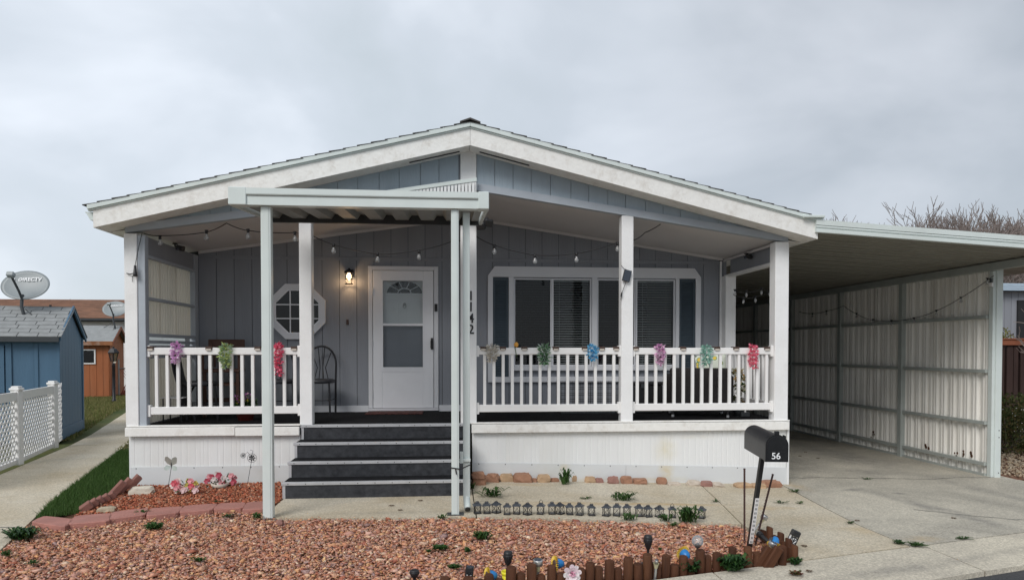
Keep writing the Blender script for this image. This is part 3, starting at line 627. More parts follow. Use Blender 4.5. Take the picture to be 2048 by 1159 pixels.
kp=atY(809,611,10.41); mb=MB(); mb.lathe([(0,.01),(.018,.008),(.022,0)],(kp.x,10.416,kp.z+.02),12,Matrix.Rotation(R(90),3,'X')); mb.tube([(kp.x-.02,10.405,kp.z+.01),(kp.x-.018,10.40,kp.z-.025),(kp.x,10.40,kp.z-.04),(kp.x+.018,10.40,kp.z-.025),(kp.x+.02,10.405,kp.z+.01)],.005,6); part(mb,'knocker',STEEL,idr)
# ---------------- wide front window
WN=Hm
def wpart(mb,name,mat): return part(mb,name,mat,WN)
ox0,ox1,oz0,oz1=.56,3.79,1.125,2.835
Y0,Y1=10.335,10.387
mb=MB(); mb.prism([(ox0,2.68),(ox1,2.68),(ox1,2.70),(ox1-.10,oz1),(ox0+.10,oz1),(ox0,2.70)],Y0,Y1); wpart(mb,'head_board',WALLW)
for q0,q1,q2 in ((ox0,.632,oz0),(.868,.940,1.205),(3.40,3.455,1.205),(3.71,ox1,oz0),(2.118,2.195,1.358)): mb=MB(); mb.box(q0,q1,Y0,Y1,q2,2.679); wpart(mb,'side_board',WALLW)
mb=MB(); mb.cbox(.9401,3.3999,Y0-.02,Y1,1.295,1.357,.005); wpart(mb,'window_sill',WALLW)
mb=MB(); mb.box(.6321,3.7099,Y0,Y1,oz0,1.204); wpart(mb,'bottom_board',WALLW)
for a,b in ((.636,.864),(3.459,3.706)):
    mb=MB(); mb.box(a,b,10.37,10.386,1.208,2.672); sh=wpart(mb,'shutter',SHUT)
    mb=MB(); mb.box(a,a+.03,10.350,10.37,1.208,2.672); mb.box(b-.03,b,10.350,10.37,1.208,2.672); mb.box(a+.03,b-.03,10.350,10.37,2.63,2.672); mb.box(a+.03,b-.03,10.350,10.37,1.208,1.25); part(mb,'shutter_frame',SHUT,sh)
    z=1.255
    mb=MB()
    while z<2.62: mb.add([(a+.03,10.353,z),(b-.03,10.353,z),(b-.03,10.369,z+.033),(a+.03,10.369,z+.033),(a+.03,10.353,z+.006),(b-.03,10.353,z+.006)],[(0,1,2,3),(0,1,5,4)]); z+=.036
    tag(part(mb,'louvres',SHUT,sh),kind='stuff')
for (a,b) in ((.945,1.515),(1.517,2.112),(2.20,2.79),(2.792,3.395)):
    first=a in(.945,2.20); yy=10.375 if first else 10.36
    mb=MB(); t=.022; mb.box(a,a+t,yy,yy+.03,1.36,2.668); mb.box(b-t,b,yy,yy+.03,1.36,2.668); mb.box(a+t,b-t,yy,yy+.03,1.36,1.36+t); mb.box(a+t,b-t,yy,yy+.03,2.668-t,2.668); fr=wpart(mb,'sash_frame',WALLW)
    mb=MB(); mb.box(a+t,b-t,yy+.012,yy+.016,1.36+t,2.668-t); part(mb,'pane',GLASSD if first else GLASSW,fr)
    mb=MB(); n=34
    for i in range(n):
        z=1.395+i*(1.26/n); mb.add([(a+.03,10.43,z),(b-.03,10.43,z),(b-.03,10.458,z+.014),(a+.03,10.458,z+.014)],[(0,1,2,3)])
    tag(part(mb,'blind_slats',SLAT,fr),kind='stuff')
    mb=MB()
    for q in (.2,.8): mb.tube([(a+(b-a)*q,10.425,1.38),(a+(b-a)*q,10.425,2.66)],.002,4)
    mb.box(a+.03,b-.03,10.42,10.465,2.63,2.665); part(mb,'blind_cords',SLAT,fr)
# ---------------- octagonal window
OC=atY(596,623,10.4); oc=(OC.x,OC.z)
def octa(r): 
    k=r/math.cos(math.pi/8); return [(oc[0]+k*math.cos(math.pi/8+i*math.pi/4),oc[1]+k*math.sin(math.pi/8+i*math.pi/4)) for i in range(8)]
def ring(mb,ra,rb,y0,y1):
    A,B=octa(ra),octa(rb)
    vs=[(x,y0,z) for x,z in A]+[(x,y0,z) for x,z in B]+[(x,y1,z) for x,z in A]+[(x,y1,z) for x,z in B]
    fs=[]
    for i in range(8):
        j=(i+1)%8; fs+=[(i,j,8+j,8+i),(16+i,16+j,24+j,24+i),(i,j,16+j,16+i),(8+i,8+j,24+j,24+i)]
    mb.add(vs,fs)
mb=MB(); ring(mb,.318,.397,10.33,10.387); ow=part(mb,'octagonal_window',WALLW)
mb=MB(); ring(mb,.300,.318,10.345,10.386); part(mb,'inner_frame',STORMW,ow)
mb=MB(); mb.prism(octa(.303),10.362,10.366); part(mb,'pane',GLASSD,ow)
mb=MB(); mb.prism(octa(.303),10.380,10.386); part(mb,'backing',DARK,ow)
mb=MB()
for s in (-.1,.1): mb.box(oc[0]+s-.008,oc[0]+s+.008,10.352,10.3615,oc[1]-.3,oc[1]+.3); mb.box(oc[0]-.3,oc[0]+.3,10.3525,10.3612,oc[1]+s-.008,oc[1]+s+.008)
part(mb,'muntin',STORMW,ow)
# ---------------- left screen wall of the porch
mb=MB(); mb.box(-3.63,-3.60,8.701,10.25,2.735,2.95); part(mb,'side_header_panel',SIDING)
mb=MB(); mb.cbox(-3.64,-3.585,8.701,10.249,2.70,2.735,.003); mb.cbox(-3.64,-3.585,8.701,10.249,2.20,2.235,.003); mb.cbox(-3.64,-3.575,8.701,10.249,1.76,1.80,.003)
for zz in (1.70,1.64): mb.box(-3.635,-3.59,8.701,10.249,zz-.02,zz+.02)
mb.box(-3.635,-3.585,8.701,10.249,1.50,1.55); part(mb,'side_rail',HEAD)
def corr(mb,y0,y1,z0,z1,X,pitch=.10,dep=.022,s=1,rr=None,dbl=False):
    pts=[];y=y0
    while y<y1-1e-4:
        p=min(pitch*(1 if rr is None else rr.choice((.85,1,1.15))),y1-y); pts+=([(y,0),(y+.45*p,0),(y+.50*p,1),(y+.62*p,1),(y+.66*p,.1),(y+.76*p,.1),(y+.80*p,1),(y+.92*p,1)] if dbl else [(y,0),(y+.45*p,0),(y+.58*p,1),(y+.85*p,1)]); y+=p
    pts.append((y1,0)); n=len(pts)
    vs=[(X+s*dep*d,y,z0) for y,d in pts]+[(X+s*dep*d,y,z1) for y,d in pts]
    mb.add(vs,[(i,i+1,n+i+1,n+i) for i in range(n-1)])
for k,(a,b) in enumerate(((8.70,9.22),(9.22,9.74),(9.74,10.25))):
    mb=MB(); corr(mb,a,b,1.78,2.72,-3.665,.085,.022); part(mb,'screen_sheet',CORRT)
    mb=MB(); corr(mb,a,b,.71,1.52,-3.665,.085,.022); part(mb,'screen_sheet',CORRT)
mb=MB()
for i in range(14): mb.box(-3.63,-3.60,8.76+i*.105,8.80+i*.105,1.55,1.64)
part(mb,'side_slats',HEAD)
# right side header
mb=MB(); mb.box(4.20,4.23,8.751,10.219,2.745,2.965); part(mb,'side_header_panel',SIDING)
mb=MB(); mb.cbox(4.17,4.25,8.751,10.40,2.70,2.744,.004); part(mb,'side_rail',WHITE)
mb=MB(); mb.box(4.155,4.175,8.751,10.385,2.945,2.975); part(mb,'ceiling_trim',CEIL)
# ---------------- porch railings
BAL=MB().cbox(-.0185,.0185,-.0185,.0185,0,.63,.003); balo=BAL.build('baluster',VINYL); BME=balo.data; bpy.data.objects.remove(balo)
def railing(a,b,xs,axis='x',yc=8.665):
    mb=MB()
    if axis=='x':
        mb.cbox(a,b,yc-.03,yc+.03,1.545,1.63,.006); mb.cbox(a,b,yc-.03,yc+.03,.835,.925,.006)
    else:
        mb.cbox(yc-.03,yc+.03,a,b,1.545,1.63,.006); mb.cbox(yc-.03,yc+.03,a,b,.835,.925,.006)
    r=part(mb,'railing',VINYL)
    o=woff(r)
    for x in xs: inst('baluster',BME,r,Vector((x,yc,.92) if axis=='x' else (yc,x,.92))-o)
    if axis=='x':
        for x,s in ((a,-1),(b,1)):
            for z0,z1 in ((1.52,1.655),(.81,.95)):
                mb=MB(); mb.cbox(x-.012 if s>0 else x-.022,x+.022 if s>0 else x+.012,yc-.04,yc+.04,z0,z1,.003); part(mb,'rail_bracket',VINYL,r)
    return r
railing(-3.55,-1.82,[-3.475+.1235*i for i in range(14)])
railing(.345,2.115,[atY(930+120/3.05+i*56.2/3.05,760,8.665).x for i in range(15)])
railing(2.305,4.10,[atY(930+1050/3.05+i*56.2/3.05,760,8.665).x for i in range(15)])
railing(8.78,10.20,[8.86+.13*i for i in range(11)],'y',4.21)
# ---------------- steps
ST=thing('porch_steps','four wide black carpeted steps with metal nosings up to the porch','steps',(-.8,8.2,0))
sx0,sx1=-1.80,.215
lv=[(7.70,0,.175),(8.0,.175,.35),(8.30,.35,.525),(8.60,.525,.700)]
for i,(y,z0,z1) in enumerate(lv):
    xa=sx0-.0+(.0 if i<3 else .015)
    mb=MB(); mb.box(xa+.03,sx1-.03,y,y+.02,z0,z1-.002); part(mb,'riser',CARPET,ST)
    if i<3: mb=MB(); mb.box(xa+.004,sx1-.004,y+.02,y+.30,z1-.03,z1-.001); part(mb,'tread',CARPETF,ST)
    mb=MB(); mb.cbox(xa-.012,sx1+.005,y-.014,y+.03 if i<3 else y+.06,z1-.032,z1+.003,.004); ns=part(mb,'nosing',ALU,ST)
    mb=MB()
    for k in range(11):
        mb.lathe([(0,.003),(.005,.002),(.006,0)],(xa+.06+k*.185,y-.0145,z1-.016),6,Matrix.Rotation(R(90),3,'X'))
    part(mb,'screws',DARKM,ns)
    for q0 in (xa,sx1-.03): mb=MB(); mb.box(q0,q0+.03,y-.006,y+.022,z0+.002,z1-.032); part(mb,'end_trim',ALU,ST)
mb=MB(); 
for X in (sx0+.004,sx1-.024):
    pl=[(7.722,0),(8.6,0),(8.6,.52),(8.322,.52),(8.322,.345),(8.022,.345),(8.022,.17),(7.722,.17)]
    mb.prism(pl,X,X+.02,'x')
part(mb,'stringer',CARPET,ST)
# ---------------- awning over the steps
AW=thing('porch_awning','pale metal awning with corrugated roof on two thin posts over the steps','awning',(-.8,7.5,0))
def ap(mb,n,m): return part(mb,n,m,AW)
ax0,ax1=-2.05,.375
mb=MB(); mb.prism([(6.75,2.955),(6.86,2.955),(6.86,3.11),(6.735,3.11),(6.735,3.055),(6.75,3.045)],ax0+.16,ax1-.10,'x'); ap(mb,'front_beam',METAL)
mb=MB(); mb.prism([(6.744,3.04),(6.735,3.046),(6.735,3.052),(6.744,3.052)],ax0+.16,ax1-.10,'x'); ap(mb,'beam_seam',CPM)
for q0,q1 in ((ax0,ax0+.163),(ax1-.103,ax1)): mb=MB(); mb.cbox(q0,q1,6.732,6.87,2.950,3.116,.006); ap(mb,'end_cap',METAL)
for X in (ax0+.01,ax1-.035):
    mb=MB(); mb.prism([(6.871,2.955),(8.24,3.065),(8.24,3.17),(6.871,3.11)],X,X+.03,'x'); ap(mb,'side_beam',METAL)
n=8; wid=(ax1-ax0-.1)/n
for i in range(n):
    mb=MB(); q0=ax0+.05+i*wid; pr=[(0,0),(.25,0),(.38,1),(.62,1),(.75,0),(1,0)]
    vs=[];m_=len(pr)
    for y,z in ((6.87,2.99),(8.2,3.10)):
        vs+=[(q0+u*wid,y,z+.055*h) for u,h in pr]
    mb.add(vs,[(k,k+1,m_+k+1,m_+k) for k in range(m_-1)]); vs=[(a,b,c+.003) for a,b,c in vs]; mb.add(vs,[(k,k+1,m_+k+1,m_+k) for k in range(m_-1)])
    ap(mb,'roof_pan',METALD)
mb=MB(); mb.box(ax0+.04,ax1-.04,8.201,8.24,3.055,3.10); mb.box(ax0+.04,ax1-.04,8.20,8.24,3.1001,3.17); ap(mb,'rear_ledger',DARKM)
mb=MB(); mb.cbox(-1.775,-1.682,6.80,6.885,.0,2.954,.005); mb.box(-1.757,-1.70,6.795,6.80,.01,2.95); ap(mb,'awning_post',METAL)
mb=MB(); mb.cbox(.012,.086,6.785,6.86,.0,2.954,.005); mb.box(.03,.068,6.780,6.785,.01,2.95); ap(mb,'awning_post',METAL)
mb=MB(); mb.box(-.03,.13,6.765,6.885,0.001,.008); ap(mb,'base_plate',DARKM)
mb=MB(); mb.cbox(.128,.196,6.93,6.985,.13,2.953,.004); mb.tube([(.162,6.957,.14),(.165,6.93,.09),(.17,6.88,.04)],.034,8); ds=ap(mb,'downspout',METAL)
mb=MB(); mb.tube([(.171,6.876,.036),(.172,6.868,.03)],.028,8); part(mb,'spout_mouth',BLACK,ds)
mb=MB(); mb.cbox(.07,.20,6.90,6.925,.50,.53,.003); mb.box(.095,.125,6.87,6.92,.49,.60); ap(mb,'strap',METAL)
mb=MB(); mb.tube([(-.002,6.78,.465),(.10,6.775,.45),(.205,6.92,.47)],.006,6); mb.tube([(.05,6.772,.46),(.06,6.766,.40)],.006,6); ap(mb,'zip_tie',BLACK)
mb=MB(); pl=[(-.62,3.18),(.325,3.18),(.325,3.655),(-.62,3.50)]
x=-.62; 
while x<.32:
    b=min(x+.042,.325); z0=3.50+(x+.62)*.164; z1=3.50+(b+.62)*.164; mb.prism([(x+.006,3.18),(b-.006,3.18),(b-.006,z1-.02),(x+.006,z0-.02)],8.50,8.515); x=b
mb.box(-.62,.325,8.515,8.52,3.18,3.49); ap(mb,'infill_ribs',SKIRT)
mb=MB(); mb.prism([(-1.2,3.39),(.325,3.635),(.325,3.68),(-1.2,3.43)],8.49,8.53); ap(mb,'infill_trim',METAL)
# ---------------- carport
CP=thing('carport','long attached carport with ribbed metal roof and cream corrugated side wall','carport',(6.2,12,0))
def cp(mb,n,m,p=None): return part(mb,n,m,p or CP)
CR=-.0585
def crz(x): return 3.045+CR*(x-4.5)
mb=MB(); a,b=4.47,9.0
for z0,z1,y0 in ((-.002,.045,8.235),(.046,.085,8.255),(.086,.15,8.235)):
    mb.prism([(a,crz(a)+z0),(b,crz(b)+z0),(b,crz(b)+z1),(a,crz(a)+z1)],y0,8.30)
cp(mb,'roof_fascia',METAL)
mb=MB(); mb.tube([(a,8.252,crz(a)+.066),(b,8.252,crz(b)+.066)],.017,8); cp(mb,'fascia_roll',METAL)
# roof pans (ribs run across)
pr=[(0,0),(.2,0),(.27,1),(.33,1),(.40,0),(.60,0),(.67,1),(.73,1),(.80,0),(1,0)]
me=None
for i in range(30):
    y0=8.302+i*.40
    if me is None:
        mb=MB(); vs=[]
        for x in (4.30,8.9): vs+=[(x,y0+.40*u,crz(x)+.03*h) for u,h in pr]
        m_=len(pr); mb.add(vs,[(k,k+1,m_+k+1,m_+k) for k in range(m_-1)]); vs=[(q,r_,s+.004) for q,r_,s in vs]; mb.add(vs,[(k,k+1,m_+k+1,m_+k) for k in range(m_-1)])
        o=cp(mb,'roof_pan',CPR); me=o.data
    else: inst('roof_pan',me,CP,(0,.40*i,0))
CXW=7.8
mb=MB(); mb.cbox(CXW-.11,CXW-.03,8.31,20.3,2.735,2.845,.004); cp(mb,'wall_beam',CPM)
colY=[9.42,11.37,13.27,15.25,17.15,19.05,20.3]
for i,y in enumerate(colY):
    gz=G(CXW)
    if i==0:
        mb=MB(); mb.cbox(CXW-.02,CXW+.075,y-.06,y+.04,gz-.02,2.86,.005); mb.box(CXW-.065,CXW-.021,y-.04,y+.03,gz,2.73)
        col0=cp(mb,'column',METAL)
        mb=MB()
        for z in (-.16,.35,.45): mb.lathe([(0,.003),(.008,.002),(.009,0)],(CXW+.04,y-.0605,z),8,Matrix.Rotation(R(90),3,'X'))
        cp(mb,'column_bolts',DARKM,col0)
    else:
        mb=MB(); mb.cbox(CXW-.12,CXW-.04,y-.05,y+.05,gz-.02,2.735,.005); cp(mb,'column',CPM)
rr=random.Random(4)
for i in range(6):
    ya,yb=colY[i]+.045,colY[i+1]-.055
    for z in (2.085,1.30,.55,-.045):
        mb=MB(); mb.cbox(CXW-.10,CXW-.045,ya,yb,z-.03,z+.02,.003); cp(mb,'girt',CPM)
    mb=MB(); mb.box(CXW-.09,CXW-.04,ya,yb,G(CXW)-.0,G(CXW)+.035); cp(mb,'girt',CPM)
    k=3; dy=(colY[i+1]-colY[i])/k
    for j in range(k):
        mb=MB(); corr(mb,colY[i]+j*dy,colY[i]+(j+1)*dy,G(CXW)+.03,2.80,CXW-.002+(.004 if j%2 else 0),.20,.046,-1,rr,True); cp(mb,'wall_sheet',CORR)
# rust holes near the foot
HOLES=[(9.95,.02),(9.80,.06),(10.1,.0),(10.75,.02),(12.2,.06),(12.25,.0)]
mb=MB()
for y,z in HOLES:
    for k in range(3):
        r0=.012+.012*rr.random(); mb.lathe([(0,.001),(r0,.001),(r0*1.2,0)],(CXW-.051,y+rr.uniform(-.04,.04),z+rr.uniform(-.04,.05)),7,Matrix.Rotation(R(-90),3,'Y'))
cp(mb,'rust_spots',mat('rust',(.10,.045,.02),.9,.4,30))
mb=MB(); mb.tube([(7.69,9.37,2.62),(7.69,9.37,2.50)],.018,8); cp(mb,'wall_socket',DARKM)
mb=MB(); mb.cbox(7.672,7.70,9.33,9.39,2.50,2.56,.003); cp(mb,'socket_cover',VINYL)
mb=MB(); mb.box(4.31,8.9,20.32,20.4,-.3,3.1); cp(mb,'rear_wall',CPM)
# hairline cracks in the slabs
def crack(name,pts,parent,seed):
    rnd=random.Random(seed); P=[]
    for a,b in zip(pts,pts[1:]):
        n=max(4,int((Vector(b)-Vector(a)).length/.06))
        for i in range(n): q=Vector(a).lerp(Vector(b),i/n); P.append((q.x+rnd.gauss(0,.008),q.y+rnd.gauss(0,.012)))
    P.append(pts[-1]); mb=MB()
    vs=[(x,y-(.004+.004*rnd.random()),G(x)+.0035) for x,y in P]+[(x,y+.004+.005*rnd.random(),G(x)+.0035) for x,y in P]; n=len(P)
    mb.add(vs,[(i,i+1,n+i+1,n+i) for i in range(n-1)]); mb.build(name,DARKM,parent,fix=False)
crack('crack',[(5.6,9.15),(6.6,9.12),(7.2,9.32),(7.95,9.38)],dw,1)
crack('crack',[(4.3,9.05),(5.0,9.12),(5.6,9.15)],dw,2)
crack('crack',[(5.05,7.2),(5.6,6.9),(6.0,6.75)],dw,3)
crack('crack',[(-4.9,6.6),(-4.4,6.72),(-3.9,6.66)],sw,4)
# =====================================================================  THINGS ON AND AROUND THE PORCH
Ry=lambda a:Matrix.Rotation(a,4,'Y'); Rx=lambda a:Matrix.Rotation(a,4,'X'); Rz=lambda a:Matrix.Rotation(a,4,'Z'); T=lambda *a:Matrix.Translation(Vector(a))
def solo(mb,name,mat,label,cat,group=None,**k): return tag(mb.build(name,mat,**k),label,cat,group)
def catenary(a,b,sag,n=8):
    a=Vector(a); b=Vector(b); return [a.lerp(b,i/n)-Vector((0,0,sag*4*(i/n)*(1-i/n))) for i in range(n+1)]
# --- string lights across the porch front
def string_lights(label,knots,bulbs,Y,planeX=None,r=.006,hang=.0,bsize=1.,group='strings of clear bulbs',sags=None):
    f=(lambda u,v:atY(u,v,Y)) if planeX is None else (lambda u,v:atX(u,v,planeX))
    P=[f(u,v) for u,v in knots]; t=thing('string_lights',label,'string lights',P[0],0,group)
    mb=MB(); pts=[]
    for i in range(len(P)-1):
        seg=catenary(P[i],P[i+1],.012 if sags is None else sags,5); pts+=seg[:-1]
    pts.append(P[-1]); mb.tube(pts,r,5); mb.build('cord',BLACK,t,world=True)
    for u,v in bulbs:
        c=f(u,v)
        mb=MB(); mb.lathe([(0,.0),(.014*bsize,0),(.016*bsize,-.02),(.018*bsize,-.045*bsize),(0,-.045*bsize)],c+Vector((0,0,.015)),10); mb.tube([c+Vector((-.02,0,.008)),c+Vector((.02,0,.008))],.008,6); so=mb.build('socket',BLACK,t,world=True)
        mb=MB(); mb.lathe([(.010,0),(.014,-.012),(.026,-.04),(.027,-.055),(.02,-.072),(0,-.080)],c+Vector((0,0,-.03*bsize)),12,Matrix.Scale(bsize,3)); mb.build('bulb',GLASSC,so,world=True)
        mb=MB(); mb.tube([c+Vector((0,0,-.035)),c+Vector((0,0,-.085))],[.004,.008],6); mb.build('bulb_filament',CLIPL,so,world=True)
string_lights('black cord of clear bulbs strung under the left half of the porch ceiling',[(286,466),(320,471),(413,464),(453,446),(496,461),(590,465),(612,464),(667,489),(755,508),(838,500),(905,482),(940,476)],
 [(320,473),(413,462),(496,460),(590,465),(667,489),(755,507),(838,502)],8.78)
string_lights('black cord of clear bulbs strung from the centre post over the wide window',[(952,472),(989,490),(1070,510),(1153,507),(1235,485),(1243,482),(1268,480),(1290,465),(1328,443)],
 [(989,491),(1070,510),(1153,507),(1235,486)],8.79)
string_lights('short cord of round bulbs hanging between the right posts towards the carport',[(1577,571),(1543,583),(1523,578),(1493,584),(1470,581)],[(1539,580),(1523,577),(1493,582),(1470,580)],9.6,bsize=.7)
string_lights('second dip of round bulbs below the short cord near the carport',[(1541,583),(1511,593),(1487,595),(1466,588)],[(1511,593),(1487,595)],9.7,bsize=.7)
string_lights('long black bulb cord sagging along the cream carport side wall',[(1987,551),(1922,595),(1870,622),(1830,635),(1790,641),(1745,640),(1714,628),(1687,611),(1660,620),(1625,627),(1598,623)],
 [(1975,557),(1922,595),(1873,621),(1828,636),(1783,641),(1746,639),(1713,627),(1653,622),(1625,627)],None,planeX=7.66,bsize=.7,r=.005)
# --- wall lantern, lit
lp=atY(698,553,10.28)
t=thing('wall_lantern','small lit black wall lantern beside the front door','wall lamp',(lp.x,10.37,lp.z))
mb=MB(); mb.box(-.05,.05,-.012,.0,.0,.11); mb.tube([(0,-.01,.09),(0,-.04,.125),(0,-.09,.12)],.008,6); mb.build('bracket',BLACKM,t)
mb=MB(); mb.lathe([(0,.115),(.02,.11),(.03,.095),(.062,.08),(.072,.055),(.066,.05),(0,.05)],(0,-.09,0),14); mb.build('lamp_hood',BLACKM,t)
mb=MB()
for a in range(4):
    an=R(45+90*a); mb.tube([(.055*math.cos(an),-.09+.055*math.sin(an),.05),(.05*math.cos(an),-.09+.05*math.sin(an),-.10)],.005,5)
for z in (-.10,-.03): mb.lathe([(.048,z),(.058,z),(.058,z-.01),(.048,z-.01),(.048,z)],(0,-.09,0),12)
mb.build('lamp_cage',BLACKM,t)
mb=MB(); mb.lathe([(0,.05),(.02,.045),(.032,.01),(.025,-.03),(0,-.045)],(0,-.09,0),12); mb.build('bulb',emit('warm_bulb',(1,.72,.42),9),t)
ld=bpy.data.lights.new('lantern_light','POINT'); ld.energy=2.4; ld.color=(1,.62,.32); ld.shadow_soft_size=.03
lo=bpy.data.objects.new('lantern_light',ld); COL.objects.link(lo); lo.parent=t; lo.location=(0,-.12,-.06)
# --- small wall devices
def devbox(name,u,v,Y,w,h,d,mat,label,cat):
    p=atY(u,v,Y); mb=MB(); mb.cbox(-w/2,w/2,-d,0,-h/2,h/2,.004); mb.cbox(-w/3,w/3,-d-.004,-d,-h/3,-h/12,.001); mb.lathe([(0,.004),(w*.22,.003),(w*.25,0)],(0,-d,h*.22),10,Matrix.Rotation(R(90),3,'X')); o=solo(mb,name,mat,label,cat); o.location=(p.x,Y,p.z)
devbox('doorbell',872,615,10.354,.042,.11,.02,BLACK,'slim black video doorbell on the right door frame','doorbell')
devbox('switch_plate',695,644,10.387,.035,.075,.014,BROWNC,'tiny dark switch plate on the siding left of the door','switch')
def seccam(p,rz,label,sc=1.):
    t=thing('security_camera',label,'camera',p,rz,'small security cameras under the porch ceiling')
    mb=MB(); mb.lathe([(0,0),(.03,0),(.03,-.012),(0,-.012)],(0,0,0),12); mb.tube([(0,0,-.01),(0,0,-.035),(.02,-.02,-.05)],.009,6); mb.build('mount',BLACK,t)
    mb=MB(); mb.cbox(-.03,.03,-.075,.03,-.03,.03,.010,T(.04,-.02,-.05)@Rz(.5)@Rx(.25)); mb.build('camera_body',BLACK,t)
    mb=MB(); mb.lathe([(0,.01),(.015,.008),(.02,0)],(.005,-.085,-.07),12,Matrix.Rotation(R(90),3,'X')); mb.build('camera_lens',SOLAR,t); t.scale=(sc,)*3
p=atY(350,490,9.6); seccam(Vector((p.x,9.6,ceilz(p.x))),.6,'black security camera under the left end of the porch ceiling',1.1)
p=atY(1478,508,9.5); seccam(Vector((4.13,9.5,2.955)),-.6,'black security camera on the grey beam at the right end of the porch',1.0)
p=atY(974,447,8.55)
t=thing('flood_light','black double headed flood light hanging beside the centre post','flood light',(p.x-.03,8.57,p.z+.04))
mb=MB(); mb.cbox(-.05,.05,-.03,.03,-.02,.035,.006); mb.build('mount',BLACK,t)
for s in (-1,1):
    mb=MB(); mb.cbox(-.055,.055,-.03,.02,-.045,.045,.01,T(s*.045,-.05,-.055+s*.02)@Rz(s*.4)@Rx(.5)); mb.build('lamp_head',BLACK,t)
# solar panel on 4th post, with cord
p=atY(1254,551,8.56)
t=thing('solar_panel','small black solar panel hung tilted on the slim white post','solar panel',(p.x,8.575,p.z))
M=Ry(R(14))
mb=MB(); mb.cbox(-.048,.048,-.02,0,-.072,.072,.004,M); mb.build('panel',BLACK,t)
mb=MB(); mb.box(-.042,.042,-.0225,-.0201,-.066,.066,M); mb.build('solar_cell',SOLAR,t)
mb=MB(); mb.tube([(-.07,.005,.13),(-.04,-.005,.09),(.0,-.01,.07)],.004,5); mb.tube([(-.01,-.01,-.07),(-.04,0,-.16),(-.062,.01,-.22),(-.07,.012,-.30)],.004,5); mb.tube([(-.062,.0,-.21),(-.07,.0,-.26)],.010,6); mb.build('cord',BLACK,t)
# antenna spot on left post
p=atY(270,543,8.57)
t=thing('spot_light','slim black solar spot light on a bracket on the left corner post','spot light',(p.x,8.57,p.z))
mb=MB(); mb.lathe([(0,.075),(.012,.07),(.022,-.03),(.026,-.055),(0,-.06)],(0.01,-.02,0),10); mb.build('lamp_body',BLACK,t)
mb=MB(); mb.tube([(0,-.02,-.02),(-.05,-.01,-.03),(-.095,0,-.02)],.006,6); mb.tube([(-.03,0,-.05),(-.03,0,-.12)],.003,5); mb.build('bracket',BLACK,t)
mb=MB(); mb.tube([(.01,-.02,.07),(.05,-.005,.3),(.085,.005,.46)],.004,5); mb.build('cord',BLACK,t)
# --- doormat
mp_=atZ(793,822,.70); 
mb=MB(); mb.cbox(-.40,.40,-.22,.22,0,.014,.004); 
o=solo(mb,'doormat',mat('red_brown_mat',(.11,.035,.03),.95,.8,22,.5,120,dirt=(.02,.02,.02),dirt_amt=.9),'flat dark red patterned doormat in front of the white door','doormat'); o.location=(mp_.x,10.10,.701)
# --- brown clips on the rails
clips=[(300,'brown rail clip at the left post, left of the purple lei'),(417,'brown rail clip left of the yellow green garland'),(515,'brown rail clip just left of the awning post'),(588,'brown rail clip right of the awning post, next to the second porch post'),
(967,'brown rail clip between the centre post and the white lei'),(1006,'brown rail clip between white lei and orange bud'),(1049,'brown rail clip between orange bud and green garland'),(1112,'brown rail clip right beside the green garland'),(1170,'brown rail clip touching the left of the blue lei'),(1204,'brown rail clip touching the right of the blue lei'),(1233,'brown rail clip left of the slim post with the solar panel'),
(1272,'brown rail clip right of the slim post with the solar panel'),(1367,'brown rail clip between pink white lei and teal lei'),(1435,'brown rail clip just right of the teal lei'),(1473,'brown rail clip midway between teal lei and bright pink lei'),(1535,'brown rail clip at the right corner post, right of the bright pink lei')]
mb=MB(); mb.cbox(-.038,.038,-.045,.045,-.028,.012,.004); c0=mb.build('rail_clip',BROWNC)
mb=MB(); mb.cbox(-.03,.03,-.049,-.0452,-.038,-.014,.001); l0=mb.build('clip_lens',CLIPL,c0)
for i,(u,lab) in enumerate(clips):
    o=c0 if i==0 else c0.copy()
    if i: COL.objects.link(o); l=l0.copy(); COL.objects.link(l); l.parent=o
    o.location=(atY(u,700,8.62).x,8.665,1.632); tag(o,lab,'rail light','brown clips along the white railings')
# --- leis
def petals(mb,n,c,sz,rx,ry,rz,rnd,pl=.03,pw=.018):
    for _ in range(n):
        d=Vector((rnd.gauss(0,1),rnd.gauss(0,1)*.8-.4,rnd.gauss(0,1))).normalized()
        p=Vector(c)+Vector((d.x*rx,d.y*ry,d.z*rz))*rnd.uniform(.4,1)
        a=d.cross(Vector((rnd.gauss(0,1),rnd.gauss(0,1),rnd.gauss(0,1)))).normalized(); L_=pl*rnd.uniform(.7,1.3)
        mb.add([p-a*pw/2,p+d*L_*.6+a*-pw*.6-a*0,p+d*L_,p+d*L_*.6+a*pw*.6,p+a*pw/2],[(0,1,2,3,4)])
def lei(u,v0,v1,wpx,cols,label,n=150,spiky=False,name='flower_lei',cat='garland'):
    rnd=random.Random(u); pa=atY(u,v0,8.60); pb=atY(u,v1,8.60); wd=wpx*8.6/1400/2*1.2
    mb=MB(); h=pa.z-pb.z; k=max(3,int(h/.045))
    for i in range(k):
        f=i/(k-1); z=pa.z-.02-f*(h-.04); y=8.615-.012*math.sin(f*3); 
        petals(mb,int(n/k),(pa.x+rnd.gauss(0,.006),y,z),0,wd*(.72 if f<.7 else .55),.035,.03,rnd,.032 if not spiky else .045,.02 if not spiky else .011)
    for f in (0,.5,1): petals(mb,14,(pa.x,8.64+.05*f,1.645-.05*(f==1)),0,wd*.6,.03,.02,rnd)
    for f in (.2,.7): petals(mb,14,(pa.x,8.72,1.60-.08*f),0,wd*.6,.02,.03,rnd)
    m=imat('lei_%d'%u,cols,.6,trans=.25)
    mb.build
    o=mb.build(name,m,fix=False); tag(o,label,cat,'garlands hung over the railings')
